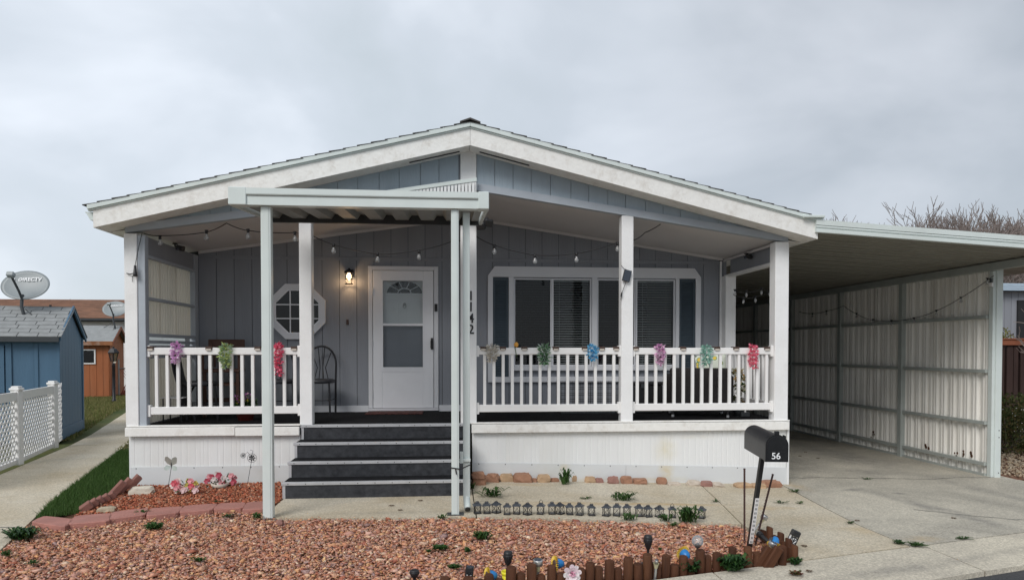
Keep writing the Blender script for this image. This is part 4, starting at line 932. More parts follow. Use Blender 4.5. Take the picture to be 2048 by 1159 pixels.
PU=[(.55,.20,.55),(.80,.62,.78),(.62,.25,.55),(.86,.75,.85)]
lei(351,687,724,20,PU,'purple and white lei on the left railing beside the corner post')
lei(450,689,733,22,[(.35,.45,.12),(.55,.62,.25),(.20,.35,.20),(.45,.55,.45)],'yellow green leafy garland on the left railing',260,True)
lei(556,687,749,18,[(.78,.09,.18),(.85,.25,.35),(.70,.05,.14)],'long bright pink lei hanging right behind the awning post',230)
lei(984,691,722,27,[(.62,.58,.50),(.75,.72,.66),(.5,.46,.4)],'off white lei at the left end of the middle railing')
lei(1089,691,725,27,[(.06,.17,.06),(.10,.25,.10),(.5,.6,.55),(.05,.13,.05)],'dark green leafy garland with a pale centre on the middle railing',220,True)
lei(1185,692,719,23,[(.03,.30,.60),(.10,.45,.72),(.55,.75,.85)],'bright blue lei on the middle railing')
lei(1321,692,726,25,[(.75,.35,.60),(.82,.62,.75),(.45,.10,.38),(.86,.75,.8)],'pink and white lei on the right railing under the window')
lei(1414,693,726,25,[(.25,.50,.42),(.42,.65,.57),(.15,.35,.28)],'teal green spiky garland on the right railing in front of the lemon cushion',220,True)
lei(1507,694,734,24,[(.85,.12,.22),(.88,.32,.40),(.78,.07,.18),(.9,.5,.55)],'bright pink lei at the right end of the railing',190)
p=atY(1033,692,8.62)
mb=MB(); mb.lathe([(0,.035),(.018,.03),(.028,.01),(.026,-.015),(.012,-.028),(0,-.03)],(0,0,0),12)
o=mb.build('flower_head',mat('orange_bud',(.75,.36,.06),.6,.15,20)); t=thing('artificial_flower','orange artificial bud on a green stem clipped to the middle railing','flower',(p.x,8.66,1.63)); o.parent=t; o.location=(0,0,.035)
mb=MB(); mb.tube([(0,0,.01),(-.02,-.02,.012),(-.015,-.045,-.02),(0,-.045,-.11)],.005,5); mb.build('stem',WEED,t)
# --- porch furniture
def metal_chair(x,y,rz,label,sc=1.):
    t=thing('metal_chair',label,'chair',(x,y,.701),rz,'black metal chairs on the porch')
    mb=MB(); mb.lathe([(0,.475),(.19,.475),(.215,.462),(.215,.43),(.20,.42),(0,.42)],(0,0,0),22); mb.build('seat',mat('black_vinyl_seat',(.03,.03,.035),.4,.1,8) if not 'SEATM' in globals() else SEATM,t)
    # rear legs sweep up into a round hoop
    hoop=[(-.19,.21,0),(-.195,.20,.42)]+[(-.20*math.cos(math.pi*i/12),.21+.04*math.sin(math.pi*i/12),.66+.25*math.sin(math.pi*i/12)) for i in range(13)]+[(.195,.20,.42),(.19,.21,0)]
    mb=MB(); mb.tube(hoop,.0135,8); mb.build('backrest_hoop',BLACKM,t)
    for s in (-1,1):
        mb=MB(); mb.tube([(s*.17,-.17,.43),(s*.185,-.20,0)],.0125,8); mb.build('leg',BLACKM,t)
    mb=MB()
    for q in (-.09,-.03,.03,.09): mb.tube([(q*1.1,.215,.43),(q*.6,.235,.62),(q*1.5,.245,.66+.25*math.sqrt(max(0,1-(q*1.5/.2)**2)))],.006,5)
    mb.tube([(-.19,.21,.43),(.19,.21,.43)],.008,6); mb.build('back_spindles',BLACKM,t)
    mb=MB(); mb.tube([(-.18,-.18,.2),(.18,-.18,.2)],.006,5); mb.tube([(-.18,-.18,.2),(-.19,.2,.2)],.006,5); mb.tube([(.18,-.18,.2),(.19,.2,.2)],.006,5); mb.build('stretcher',BLACKM,t); t.scale=(1.05,1.05,1.05)
    return t
SEATM=mat('black_vinyl_seat',(.035,.036,.042),.4,.1,8)
metal_chair(-1.83,9.95,.0,'black round backed metal chair half hidden by the second porch post')
metal_chair(-2.36,9.9,.25,'black round backed metal chair behind the bright pink lei')
metal_chair(-3.22,9.35,1.9,'black metal chair with cushion in the left porch corner')
t=thing('folding_lounger','black strapped folding chair leaning by the screened left wall','chair',(-3.38,9.25,.701),0)
mb=MB()
for s in (-.05,.05): mb.tube([(-.12+s,.0,.92),(-.06+s,-.02,.62),(.04+s,-.05,.3),(.10+s,-.05,.0)],.016,7)
for s in (0,): mb.tube([(.16,.2,.62),(.0,.15,.3),(-.08,.1,.0)],.014,7)
mb.build('frame',BLACKM,t)
for k in range(7):
    mb=MB(); f=k/6; mb.add([(-.17+.02*k+.0,0-.01*k,.90),(-.155+.02*k,0-.01*k,.90),(.02+.014*k,-.05,.22),(.0+.014*k,-.05,.22)],[(0,1,2,3)]); mb.build('strap',BLACK,t)
# wooden chair
t=thing('wooden_chair','tall dark brown slatted wooden chair against the porch wall','chair',(-3.10,9.95,.701),.12)
for x,y,h in ((-.21,.2,1.02),(.21,.2,1.02),(-.21,-.2,.6),(.21,-.2,.6)):
    mb=MB(); mb.cbox(x-.022,x+.022,y-.022,y+.022,0,h,.004); mb.build('leg',WOOD,t)
mb=MB(); mb.cbox(-.24,.24,-.24,.24,.60,.64,.006); mb.build('seat',WOOD,t)
mb=MB(); mb.cbox(-.24,.24,.185,.215,.93,1.05,.008); mb.build('top_rail',WOOD,t)
for k in range(5): mb=MB(); mb.box(-.16+k*.08-.015,-.16+k*.08+.015,.19,.205,.66,.93); mb.build('back_slat',WOOD,t)
for z in (.2,.42):
    mb=MB(); mb.box(-.2,.2,-.21,-.19,z,z+.03); mb.box(-.2,.2,.19,.21,z,z+.03); mb.build('stretcher',WOOD,t)
for s in (-1,1): mb=MB(); mb.cbox(s*.23-.02,s*.23+.02,-.25,.2,.82,.845,.004); mb.box(s*.23-.015,s*.23+.015,-.22,-.19,.63,.82); mb.build('armrest',WOOD,t)
# low white table
p=atZ(438,820,.70); t=thing('side_table','low side table with a thin white top behind the left railing','table',(p.x,9.15,.701))
mb=MB(); mb.cbox(-.14,.14,-.14,.14,.30,.312,.003); mb.build('table_top',VINYL,t)
for x in (-.11,.11):
    for y in (-.11,.11): mb=MB(); mb.tube([(x,y,0),(x,y,.30)],.009,6); mb.build('leg',BLACKM,t)
# flower pot
t=thing('flower_pot','red flower pot with purple and yellow flowers on the porch floor','plant pot',(-2.62,9.25,.701))
mb=MB(); mb.lathe([(0,0),(.09,0),(.12,.13),(.13,.13),(.13,.15),(.11,.15),(.10,.12),(0,.12)],(0,0,0),18); mb.build('pot',TERR,t)
rnd=random.Random(3)
def leafball(mb,n,c,rad,ln,wd,rnd):
    for _ in range(n):
        d=Vector((rnd.gauss(0,1),rnd.gauss(0,1),abs(rnd.gauss(0,1))*.9)).normalized(); p=Vector(c)+d*rad*rnd.uniform(.4,1); d2=(d+Vector((rnd.gauss(0,.4),rnd.gauss(0,.4),rnd.gauss(0,.4)))).normalized()
        a=d2.cross(Vector((rnd.random(),rnd.random(),rnd.random()))).normalized()*wd/2; l=ln*rnd.uniform(.6,1.2)
        mb.add([p,p+d2*l*.5+a,p+d2*l,p+d2*l*.5-a],[(0,1,2,3)])
mb=MB(); leafball(mb,120,(0,0,.15),.12,.08,.035,rnd); mb.build('leaves',WEEDD,t,fix=False)
mb=MB(); leafball(mb,90,(-.03,0,.22),.14,.035,.035,rnd); mb.build('blossoms',imat('purple_blossom',[(.35,.08,.35),(.5,.2,.5),(.55,.45,.05),(.25,.05,.25)],.6),t,fix=False)
# wicker chair with lemon cushion (its back to the camera)
wc=atZ(1433,833,.70)
t=thing('wicker_armchair','black wicker armchair with its back to the railing and silver tipped feet','chair',(3.42,9.42,.701),R(-14))
mb=MB(); mb.cbox(-.40,.40,-.33,-.24,.12,.66,.02); mb.build('backrest',WICK,t)
for s in (-1,1): mb=MB(); mb.cbox(s*.39-.05,s*.39+.05,-.24,.36,.12,.56,.02); mb.build('armrest',WICK,t)
mb=MB(); mb.cbox(-.34,.34,-.24,.36,.14,.36,.02); mb.build('seat_base',WICK,t)
mb=MB(); mb.cbox(-.335,.335,-.235,.39,.361,.47,.035); mb.build('seat_cushion',BEIGE,t)
for x in (-.36,.36):
    for y in (-.28,.32):
        mb=MB(); mb.tube([(x,y,.13),(x,y,.03)],.018,8); lg=mb.build('leg',BLACK,t); mb=MB(); mb.tube([(x,y,.03),(x,y,.0)],.020,8); mb.build('foot',ALU,lg)
# lemon cushion
LEM=bpy.data.materials.new('lemon_print'); LEM.use_nodes=True; nt=LEM.node_tree; b=nt.nodes['Principled BSDF']; b.inputs['Roughness'].default_value=.9; L=nt.links.new
tcn=N(nt,'ShaderNodeTexCoord'); v=N(nt,'ShaderNodeTexVoronoi',inp={'Scale':9}); L(tcn.outputs['Object'],v.inputs['Vector'])
r=N(nt,'ShaderNodeValToRGB'); r.color_ramp.interpolation='CONSTANT'; e=r.color_ramp.elements; e[0].color=(.75,.55,.10,1); e[1].position=.33; e[1].color=(.68,.72,.62,1); x=e.new(.26); x.color=(.12,.28,.16,1)
L(v.outputs['Distance'],r.inputs[0]); L(r.outputs[0],b.inputs['Base Color'])
def cushion(mb,w,h,d,M):
    n=10; vs=[];fs=[]
    for s in (-1,1):
        k=len(vs)
        for i in range(n+1):
            for j in range(n+1):
                u,v_=i/n*2-1,j/n*2-1; vs.append(M@Vector((u*w/2*(1-.06*(1-abs(v_))),s*d/2*((1-u**4)*(1-v_**4))**.6,v_*h/2*(1-.06*(1-abs(u))))))
        for i in range(n):
            for j in range(n): a=k+i*(n+1)+j; fs.append((a,a+1,a+n+2,a+n+1))
    mb.add(vs,fs,True)
mb=MB(); cushion(mb,.44,.34,.12,Ry(R(-4))@Rx(R(-8))); o=solo(mb,'cushion',LEM,'pale cushion printed with yellow lemons propped in the wicker armchair','cushion'); pc=atY(1424,728,9.25); o.location=(pc.x,9.27,1.37)
# black storage box and wire crate
t=thing('storage_box','black storage box under the wide window','box',(2.75,9.95,.701))
mb=MB(); mb.cbox(-.27,.27,-.2,.2,0,.40,.012); mb.build('box_body',BLACK,t); mb=MB(); mb.cbox(-.285,.285,-.215,.215,.401,.44,.01); mb.build('lid',BLACK,t)
mb=MB(); mb.cbox(-.05,.05,-.235,-.216,.36,.42,.004); mb.build('latch',DARKM,t)
t=thing('wire_crate','folding black wire pet crate under the wide window','crate',(1.98,9.98,.701))
mb=MB()
for y in (-.22,.22):
    for k in range(15): mb.tube([(-.42+k*.06,y,0),(-.42+k*.06,y,.44)],.0022,4)
    for k in range(6): mb.tube([(-.42,y,.0+k*.088),(.42,y,.0+k*.088)],.0028,4)
for x in (-.42,.42):
    for k in range(8): mb.tube([(x,-.22+k*.063,0),(x,-.22+k*.063,.44)],.0022,4)
mb.build('wire_panels',BLACKM,t)
mb=MB(); mb.cbox(-.41,.41,-.21,.21,.004,.03,.004); mb.build('tray',DARKM,t)
t=thing('porch_plant','slim potted plant with white and orange flowers behind the bright pink lei','plant',(3.98,9.35,.701))
mb=MB(); mb.lathe([(0,0),(.07,0),(.10,.16),(.08,.16),(0,.13)],(0,0,0),14); mb.build('pot',DARKM,t)
mb=MB(); rnd=random.Random(8)
for k in range(5): leafball(mb,45,(rnd.uniform(-.05,.05),0,.2+k*.09),.07,.06,.03,rnd)
mb.build('leaves',imat('mixed_plant',[(.03,.07,.02),(.05,.10,.03),(.6,.55,.4),(.5,.25,.05),(.03,.06,.02)],.6),t,fix=False)
t=thing('white_broom','white handled stick leaning on the right side railing','broom',(3.98,9.15,.701))
mb=MB(); mb.tube([(0,0,.05),(.06,.02,.62)],.012,8); mb.build('handle',VINYL,t); mb=MB(); mb.cbox(-.06,.06,-.02,.02,0,.06,.006); mb.build('brush_head',DARKM,t)
# =====================================================================  MAILBOX
mbase=atG(1497,1092)
t=thing('mailbox','black mailbox numbered 56 on a leaning black post in the gravel bed','mailbox',(mbase.x,mbase.y,mbase.z))
fr_=atY(1553,896,5.18); bk=atY(1508,873,5.78)
o=Vector(t.location); fr_-=o; bk-=o
ax=(fr_-bk).normalized(); Lm=(fr_-bk).length; sd=Vector((0,0,1)).cross(ax).normalized(); upm=ax.cross(sd)
MM=Matrix((( sd.x,-ax.x,upm.x,bk.x),(sd.y,-ax.y,upm.y,bk.y),(sd.z,-ax.z,upm.z,bk.z),(0,0,0,1)))  # local: x side, -y forward, z up
def arch(w,h,n=12): return [(-w,-h),(w,-h),(w,h*.25)]+[(w*math.cos(math.pi*i/n),h*.25+h*.80*math.sin(math.pi*i/n)) for i in range(1,n)]+[(-w,h*.25)]
def aprism(mb,w,h,y0,y1,sm=True):
    A=arch(w,h); n=len(A); vs=[MM@Vector((x,y0,z)) for x,z in A]+[MM@Vector((x,y1,z)) for x,z in A]
    mb.add(vs,[(i,(i+1)%n,n+(i+1)%n,n+i) for i in range(n)]); mb.add(vs[:n],[list(range(n))]); mb.add(vs[n:],[list(range(n))])
MBM=mat('mailbox_black',(.012,.0125,.014),.38,.25,7,.08,40,dirt=(.06,.06,.062),dirt_amt=.5)
mb=MB(); aprism(mb,.082,.098,0,-Lm); mb.build('box_body',MBM,t)
mb=MB(); aprism(mb,.087,.103,-Lm+.03,-Lm-.012); aprism(mb,.074,.09,-Lm-.012,-Lm-.016); dr=mb.build('door',MBM,t)
mb=MB(); q=MM@Vector((0,-Lm-.01,.105)); mb.cbox(-.018,.018,-.012,.012,-.012,.022,.004,MM@T(0,-Lm+.0,.112)); mb.build('latch',MBM,dr)
mb=MB(); mb.box(.0832,.0872,-Lm+.05,-Lm+.075,-.02,.06,MM); mb.box(.0832,.0872,-Lm+.05,-Lm+.12,.06,.09,MM); mb.build('flag',MBM,t)
mb=MB(); mb.box(-.06,.06,-Lm-.0175,-Lm-.0161,-.026,-.022,MM); mb.build('door_crease',BLACK,dr)
n56=text_obj('56',.070,LETW,'number_lettering',None,(0,0,0),(0,0,0),.0006,bold=.0008)
n56.parent=t
eu=(MM@T(-.008,-Lm-.0175,-.058)@Rx(R(90))); n56.matrix_basis=eu
top=MM@Vector((0,-Lm*.42,-.098)); 
mb=MB(); mb.bar((0,0,-.05),top,.034,.034,up=(0,1,0)); mb.build('post',MBM,t)
mb=MB(); mb.bar(top+Vector((-.05,0,-.01))*.3,top,.07,.2,up=(0,0,1)); 
d_=top.normalized(); B0=Vector((0,0,-.05)); a0=B0.lerp(top,.10); a1=B0.lerp(top,.56)
mb=MB(); mb.bar(a0+Vector((.0,-.021,0)),a1+Vector((.0,-.021,0)),.033,.004,up=(0,1,0)); sp=mb.build('reflector_strip',VINYL,t)
mb=MB()
for k in range(11):
    c=a0.lerp(a1,(k+.5)/11)+Vector((.0,-.0235,0)); mb.box(c.x-.008,c.x-.003,c.y-.001,c.y+.0006,c.z-.011,c.z+.011); mb.box(c.x+.003,c.x+.008,c.y-.001,c.y+.0006,c.z-.011,c.z+.011)
mb.build('punched_slots',DARKM,sp)
for (u0,v0,u1,v1,lab) in ((1489,936,1489,1085,'thin upright rusty rod just left of the mailbox post'),(1546,947,1509,1088,'thin leaning rusty rod right of the mailbox post')):
    b0=atG(u1,v1); dist=b0.y; tp=atY(u0,v0,dist-.02); mb=MB(); mb.tube([Vector((0,0,-.03)),tp-b0],.0085,7); mb.tube([(tp-b0)*.985,(tp-b0)*1.0],.010,7)
    for k in range(1,24): c=(tp-b0)*(k/24); mb.tube([c,c+Vector((0,0,.004))],.0095,6,cap=False)
    o=solo(mb,'garden_rod',mat('rusty_rod',(.07,.035,.03),.7,.3,10),lab,'rod','rusty rods beside the mailbox'); o.location=b0
# =====================================================================  LANTERN ROW
mb=MB(); mb.cbox(-.036,.036,-.036,.036,0,.012,.002); lb=mb.build('base',BLACKM)
t0=thing('lantern',None,None); lb.parent=t0
for a in (-1,1):
    for b in (-1,1): mb=MB(); mb.bar((a*.030,b*.030,.012),(a*.030,b*.030,.085),.004); mb.build('cage_post',BLACKM,t0)
mb=MB()
for s in (-1,1):
    for (p,q) in (((-.028,.015),(.028,.082)),((.028,.015),(-.028,.082))):
        mb.bar((p[0],s*.031,p[1]),(q[0],s*.031,q[1]),.0024); mb.bar((s*.031,p[0],p[1]),(s*.031,q[0],q[1]),.0024)
mb.build('cross_wires',BLACKM,t0)
mb=MB(); vs=[(x*.045,y*.045,.085) for x,y in ((-1,-1),(1,-1),(1,1),(-1,1))]+[(x*.018,y*.018,.108) for x,y in ((-1,-1),(1,-1),(1,1),(-1,1))]
mb.add(vs,[(0,1,5,4),(1,2,6,5),(2,3,7,6),(3,0,4,7),(4,5,6,7),(3,2,1,0)]); mb.cbox(-.016,.016,-.016,.016,.108,.116,.002); mb.build('roof',mat('lantern_roof',(.045,.05,.06),.35,.15,10),t0)
mb=MB(); mb.tube([(-.018,0,.110),(-.014,0,.122),(.014,0,.122),(.018,0,.110)],.003,5); hd=mb.build('handle',BLACKM,t0)
lx=[128,199,268,346,417,496,591,675,736,806,880,966,1075,1152,1227,1317,1382,1465,1559,1774]
lvb=[545,545,542,553,549,555,550,549,550,553,557,560,563,562,560,566,570,572,575,580]
LAB=['first small black lantern, nearest the downspout','second small black lantern from the downspout','third small black lantern from the downspout, turned cornerwise','fourth small black lantern from the downspout','fifth small black lantern from the downspout','sixth small black lantern from the downspout, turned cornerwise',
'small black lantern with its wire handle raised, left part of the row','lantern eighth from the downspout, touching its right neighbour','lantern ninth from the downspout, touching its left neighbour','tenth small black lantern from the downspout','eleventh small black lantern from the downspout','lantern standing alone between two gaps, twelfth in the row','thirteenth lantern, first after the wider gap','fourteenth lantern, just left of the one with weeds at its foot','lantern with low weeds growing at its foot, fifteenth in the row','sixteenth lantern, left one of a close pair','seventeenth lantern, right one of a close pair','eighteenth lantern, third from the right end of the row','lantern with raised wire handle just left of the big weed','last lantern of the row, alone to the right of the big weed']
rnd=random.Random(2)
for i,(x,vb) in enumerate(zip(lx,lvb)):
    u=920+x/3.657; v=880+vb/3.657; p=atG(u,v-2)
    t=t0 if i==0 else copy_tree(t0)
    t.location=(p.x,p.y+.03,p.z); t.rotation_euler=(rnd.gauss(0,.015),rnd.gauss(0,.03),R(45)+rnd.gauss(0,.1) if i in(2,5,8) else rnd.gauss(0,.25)); s=.97+rnd.gauss(0,.02); t.scale=(s,s,s)
    tag(t,LAB[i],'lantern','row of small black lanterns on the front walk')
    if i in (6,18):
        h=[c for c in t.children if c.name.startswith('handle')][0]; mb=MB(); mb.tube([(-.02,0,.110),(-.016,0,.13),(0,0,.15),(.016,0,.13),(.02,0,.110)],.0025,5); n_=mb.build('tmp_handle',BLACKM); h.data=n_.data; bpy.data.objects.remove(n_)
# =====================================================================  ROCKS, PAVERS, BRICKS
def rock(u,v,w,h,col,label,dy=0,seed=0,boxy=.0,cat='rock',group='rocks along the foot of the white skirting',name='rock',z=None):
    # w,h pixel size; stands on the ground at the given base pixel
    b=atG(u,v) if z is None else atY(u,v,z); s=b.y/1400; w*=s; h*=s; rnd=random.Random(seed+int(u))
    bm=bmesh.new(); bmesh.ops.create_cube(bm,size=1.0); bmesh.ops.subdivide_edges(bm,edges=bm.edges,cuts=2,use_grid_fill=True)
    for q in bm.verts:
        c=q.co.copy(); n=c.normalized()*.62; q.co=c.lerp(n,.35 if boxy==0 else .12); q.co+=Vector((rnd.gauss(0,.035),rnd.gauss(0,.035),rnd.gauss(0,.035)))
        if q.co.z>.2: q.co.x*= .8 if not boxy else .97
        q.co=Vector((q.co.x*w,q.co.y*max(w*.7,.06),(q.co.z+.42)*h))
    bmesh.ops.triangulate(bm,faces=[f for f in bm.faces if rnd.random()<.4])
    me=bpy.data.meshes.new(name); bm.to_mesh(me); bm.free(); me.materials.append(col); o=bpy.data.objects.new(name,me); COL.objects.link(o)
    o.location=b+Vector((0,dy,0)); o.rotation_euler=(0,0,rnd.uniform(-.2,.2)); tag(o,label,cat,group); return o
RK=[mat('rock_brown',(.36,.19,.12),.9,.25,12,.6,50,dirt=(.2,.1,.07),dirt_amt=.5),mat('rock_tan',(.50,.34,.21),.9,.25,12,.6,50,dirt=(.3,.19,.12),dirt_amt=.5),mat('rock_pink',(.33,.17,.14),.9,.25,12,.6,50,dirt=(.4,.3,.25),dirt_amt=.4),mat('rock_pale',(.58,.50,.42),.9,.2,12,.6,50)]
rocks=[(138,325,100,62,0,'squared brown stone at the bottom of the pair beside the steps',1),(132,268,88,46,0,'squared brown stone lying on top of another beside the steps',1),(236,304,100,55,0,'broad brown rock right of the stacked pair',0),(338,300,98,50,1,'rounded tan rock, second right of the stacked pair',0),(455,304,135,58,0,'longest flat brown rock with a pale spot',0),(538,306,50,24,0,'low sliver of brown rock at the end of the longest one',0),(612,306,92,50,1,'tan wedge shaped rock left of the tall weed',0),(692,304,60,24,0,'small red brown rock half behind the tall weed',0),(838,300,48,42,1,'small orange tan rock just right of the tall weed',0),(950,308,76,40,1,'tan mottled rock, second right of the tall weed',0),(1018,310,56,30,2,'small pink rock right of the mottled tan one',0),(1120,316,74,48,2,'rounded dark pink rock, left one of two domed rocks',0),(1216,316,80,50,0,'domed brown rock, right one of two domed rocks',0),(1315,318,100,34,0,'flat split brick coloured rock with moss',1),(1474,320,70,46,0,'pointed brown rock standing alone mid row',0),(1562,326,100,16,3,'thin pale slab leaning low at the skirting',0),(1708,330,100,32,3,'pale pinkish grey rock right of the thin slab',0),(1802,332,80,30,2,'dark red flat rock among pale ones',1),(1878,334,76,24,3,'small pale rock right of the dark red one',0)]
for k,(x,y,w_,h_,m_,lab,bx) in enumerate(rocks):
    if k==1: o=rock(920+x/3.657,880+325/3.657,w_/3.657,h_/3.657,RK[m_],lab,.0,5,1); o.location.z+=.088; continue
    rock(920+x/3.657,880+y/3.657-1,w_/3.657,h_/3.657*1.15,RK[m_],lab,0,k,bx)
for (u,v,w_,h_,m_,lab) in ((1486,973,34,9,1,'orange brown rock left behind the mailbox post'),(1517,974,30,9,1,'flat orange rock right behind the mailbox post'),(1540,972,38,14,0,'reddish rock at the right corner of the skirting'),(1412,971,22,9,2,'dark red rock left of the mailbox'),(1436,972,22,7,3,'small pale rock left of the mailbox')):
    rock(u,v,w_,h_,RK[m_],lab,0,int(u))
rock(284,988,42,16,mat('cream_stone',(.66,.60,.50),.85,.1,10,.4,40),'smooth cream stone at the left corner of the skirting',0,3,group=None)
rock(213,1022,30,9,mat('tan_flat_stone',(.50,.42,.30),.85,.15,10,.4,40),'small flat tan stone behind the red pavers',0,4,group=None)
rock(560,1048,12,10,RK[2],'odd larger reddish stone by the awning post foot',0,6,group=None)
# pavers: flat curved red edging
pv=[((62,1042),(128,1052),(150,1037),(88,1030)),((133,1047),(218,1040),(225,1024),(150,1030)),((214,1037),(290,1028),(297,1014),(225,1022)),((292,1030),(356,1024),(366,1011),(300,1015)),((358,1023),(424,1018),(436,1005),(368,1010)),((426,1017),(486,1014),(492,1003),(438,1005)),((484,1018),(528,1016),(528,1001),(494,1003))]
pl_lab=['leftmost red edging paver beside the path','second red edging paver from the path','third red edging paver from the path','fourth red edging paver, middle of the curve','fifth red edging paver from the path','sixth red edging paver from the path','last red edging paver, next to the awning post']
for q,lab in zip(pv,pl_lab):
    P=[atG(u,v,.035) for u,v in q]; c=sum(P,Vector())/4; mb=MB(); n=4
    ring_=[]
    for i in range(4):
        a,b=P[i]-c,P[(i+1)%4]-c
        for f in (0.08,.5,.92): ring_.append(a.lerp(b,f)*(1.0 if f!=.5 else 1.06))
    n=len(ring_); vs=[(p.x,p.y,-.09) for p in ring_]+[(p.x,p.y,-.006) for p in ring_]+[(p.x*.96,p.y*.96,0) for p in ring_]
    mb.add(vs,[(i,(i+1)%n,n+(i+1)%n,n+i) for i in range(n)]+[(n+i,n+(i+1)%n,2*n+(i+1)%n,2*n+i) for i in range(n)]+[list(range(2*n,3*n))])
    o=solo(mb,'edging_paver',PAVER,lab,'paver','red pavers edging the gravel bed'); o.location=c
# leaning bricks row
bl=[(168,1019),(180,1013),(192,1008),(204,1003),(216,998),(230,991),(244,985),(262,978)]
bn=['lowest leaning brick, nearest the path','second leaning brick from the path','third leaning brick from the path','fourth leaning brick from the path','fifth leaning brick from the path','sixth leaning brick from the path','seventh, long leaning brick near the skirting','tallest leaning brick against the skirting corner']
for k,((u,v),lab) in enumerate(zip(bl,bn)):
    p=atG(u,v+3); mb=MB(); L_=.11 if k<5 else .22; mb.cbox(-L_/2,L_/2,-.05,.05,-.034,.034,.006); o=solo(mb,'edging_brick',BRICK,lab,'brick','dark red bricks leaning along the grass'); o.location=p+Vector((0,.04,.035+(.04 if k>4 else 0))); o.rotation_euler=(.1,R(-48 if k>4 else -35),R(25))
# =====================================================================  LOG EDGING
LG=thing('log_edging','dark brown half log border edging the front gravel bed','garden edging',(2.0,5.1,-.05))
logs=[]
# along the seam, right to left (x from 2.5 down)
x=2.58; k=0; rnd=random.Random(12)
while x>-1.0:
    w_=.062+.012*rnd.random(); hh=(.135,.085)[k%2]+rnd.uniform(-.02,.02); logs.append((x,seam(x)+.05+.04*max(0,1.6-x)-.20*max(0,x-2.2)+.008*math.sin(x*4),w_,hh+.012*(x<1.6),rnd.gauss(0,.03) if x<2.4 else .0)); x-=w_+.006; k+=1
for i in range(8):
    f=i/7; w_=.075; logs.append((2.70+.06*math.sin(f*2.6),5.26+f*.62,w_,(.14,.09)[i%2]+.01*f,rnd.gauss(0,.03)))
for (x,y,w_,hh,tl) in logs:
    mb=MB(); r_=w_/2; prof=[]; n=10
    M=T(0,0,0)@Ry(tl)
    vs=[]
    for z,rr_ in ((-.06,1),(hh-.008,1),(hh,.86)):
        for i in range(n):
            an=2*math.pi*i/n; vs.append(M@Vector((r_*rr_*math.cos(an),r_*rr_*.72*math.sin(an)-.0,z+(.006*math.sin(an) if z>0 else 0))))
    mb.add(vs,[(j*n+i,j*n+(i+1)%n,(j+1)*n+(i+1)%n,(j+1)*n+i) for j in range(2) for i in range(n)],True); mb.add(vs[2*n:],[list(range(n))])
    o=mb.build('log',LOG,LG); o.location=Vector((x,y,G(x)))-Vector(LG.location)
    if x>2.6: o.rotation_euler=(0,0,R(80)); o.rotation_euler.y=.06
for i,(u,v,tl) in enumerate(((1536,1128,.62),(1556,1130,.55))):
    mb=MB(); mb.cbox(-.037,.037,-.02,.02,-.03,.17,.008); o=mb.build('log',LOG,LG); o.location=atG(u-22,v)-Vector(LG.location)+Vector((0,-.02,0)); o.rotation_euler=(0,tl,0)
# =====================================================================  SOLAR LIGHTS AND DECORATIONS IN THE BED
def tiki(u,v,h_px,label,tilt=0,plate=True):
    p=atG(u,v); s=p.y/1400; t=thing('torch_light',label,'garden light',p,0,'black solar torch lights'); H_=h_px*s
    mb=MB(); mb.tube([(0,0,-.05),(0,0,H_*.5)],[.012,.010],8)
    if plate: mb.lathe([(0,.012),(.05,.010),(.055,0),(0,0)],(0,0,0),14)
    mb.build('stake',BLACK,t)
    mb=MB(); mb.lathe([(.008,H_*.46),(.014,H_*.52),(.028,H_*.70),(.033,H_*.86),(.030,H_*.88)],(0,0,0),16); mb.build('torch_cup',BLACK,t)
    mb=MB()
    for k in range(14): an=2*math.pi*k/14; mb.tube([(.019*math.cos(an),.019*math.sin(an),H_*.58),(.034*math.cos(an),.034*math.sin(an),H_*.85)],.0025,4)
    mb.build('cage_ribs',BLACK,t)
    mb=MB(); mb.lathe([(.031,H_*.87),(.032,H_*.93),(.027,H_*.99),(.022,H_),(0,H_)],(0,0,0),16); mb.build('cap',BLACK,t); t.rotation_euler=(0,tilt,0); return t
tiki(1296,1127,60,'black solar torch light standing on the log edging left of the mailbox')
tiki(1016,1158,58,'black solar torch light rising from the yellow pot')
tiki(829,1172,34,'black solar torch light cut by the lower edge of the picture')
def path_light(u,v,top_u,top_v,label,dia=.033):
    p=atG(u,v); tp=atY(top_u,top_v,p.y-.02)-p; H_=tp.length; t=thing('path_light',label,'garden light',p,0,'stainless solar path lights')
    t.rotation_euler=Vector((0,0,1)).rotation_difference(tp.normalized()).to_euler()
    mb=MB(); mb.tube([(0,0,-.05),(0,0,H_*.55)],.010,8); mb.build('stake',STEEL,t)
    mb=MB(); mb.lathe([(.012,H_*.55),(.020,H_*.8),(.022,H_*.82)],(0,0,0),14); mb.build('lamp_tube',CREAMP,t)
    mb=MB(); mb.lathe([(.0,H_*.8),(dia,H_*.8),(dia,H_*.97),(dia*.95,H_),(dia*.8,H_)],(0,0,0),18); mb.build('cap',STEEL,t)
    mb=MB(); mb.lathe([(dia*.8,H_),(dia*.75,H_+.004),(0,H_+.005)],(0,0,0),18); mb.build('solar_top',SOLAR,t)
path_light(1076,1170,1076,1118,'upright silver path light between the yellow pot and the sunflower light')
path_light(1526,1118,1547,1084,'leaning silver path light with cream tube at the edging corner')
path_light(1508,1062,1531,1030,'silver path light tilted behind the mailbox rods')
path_light(1310,1154,1313,1119,'thin silver stake light between logs right of the torch',.012)
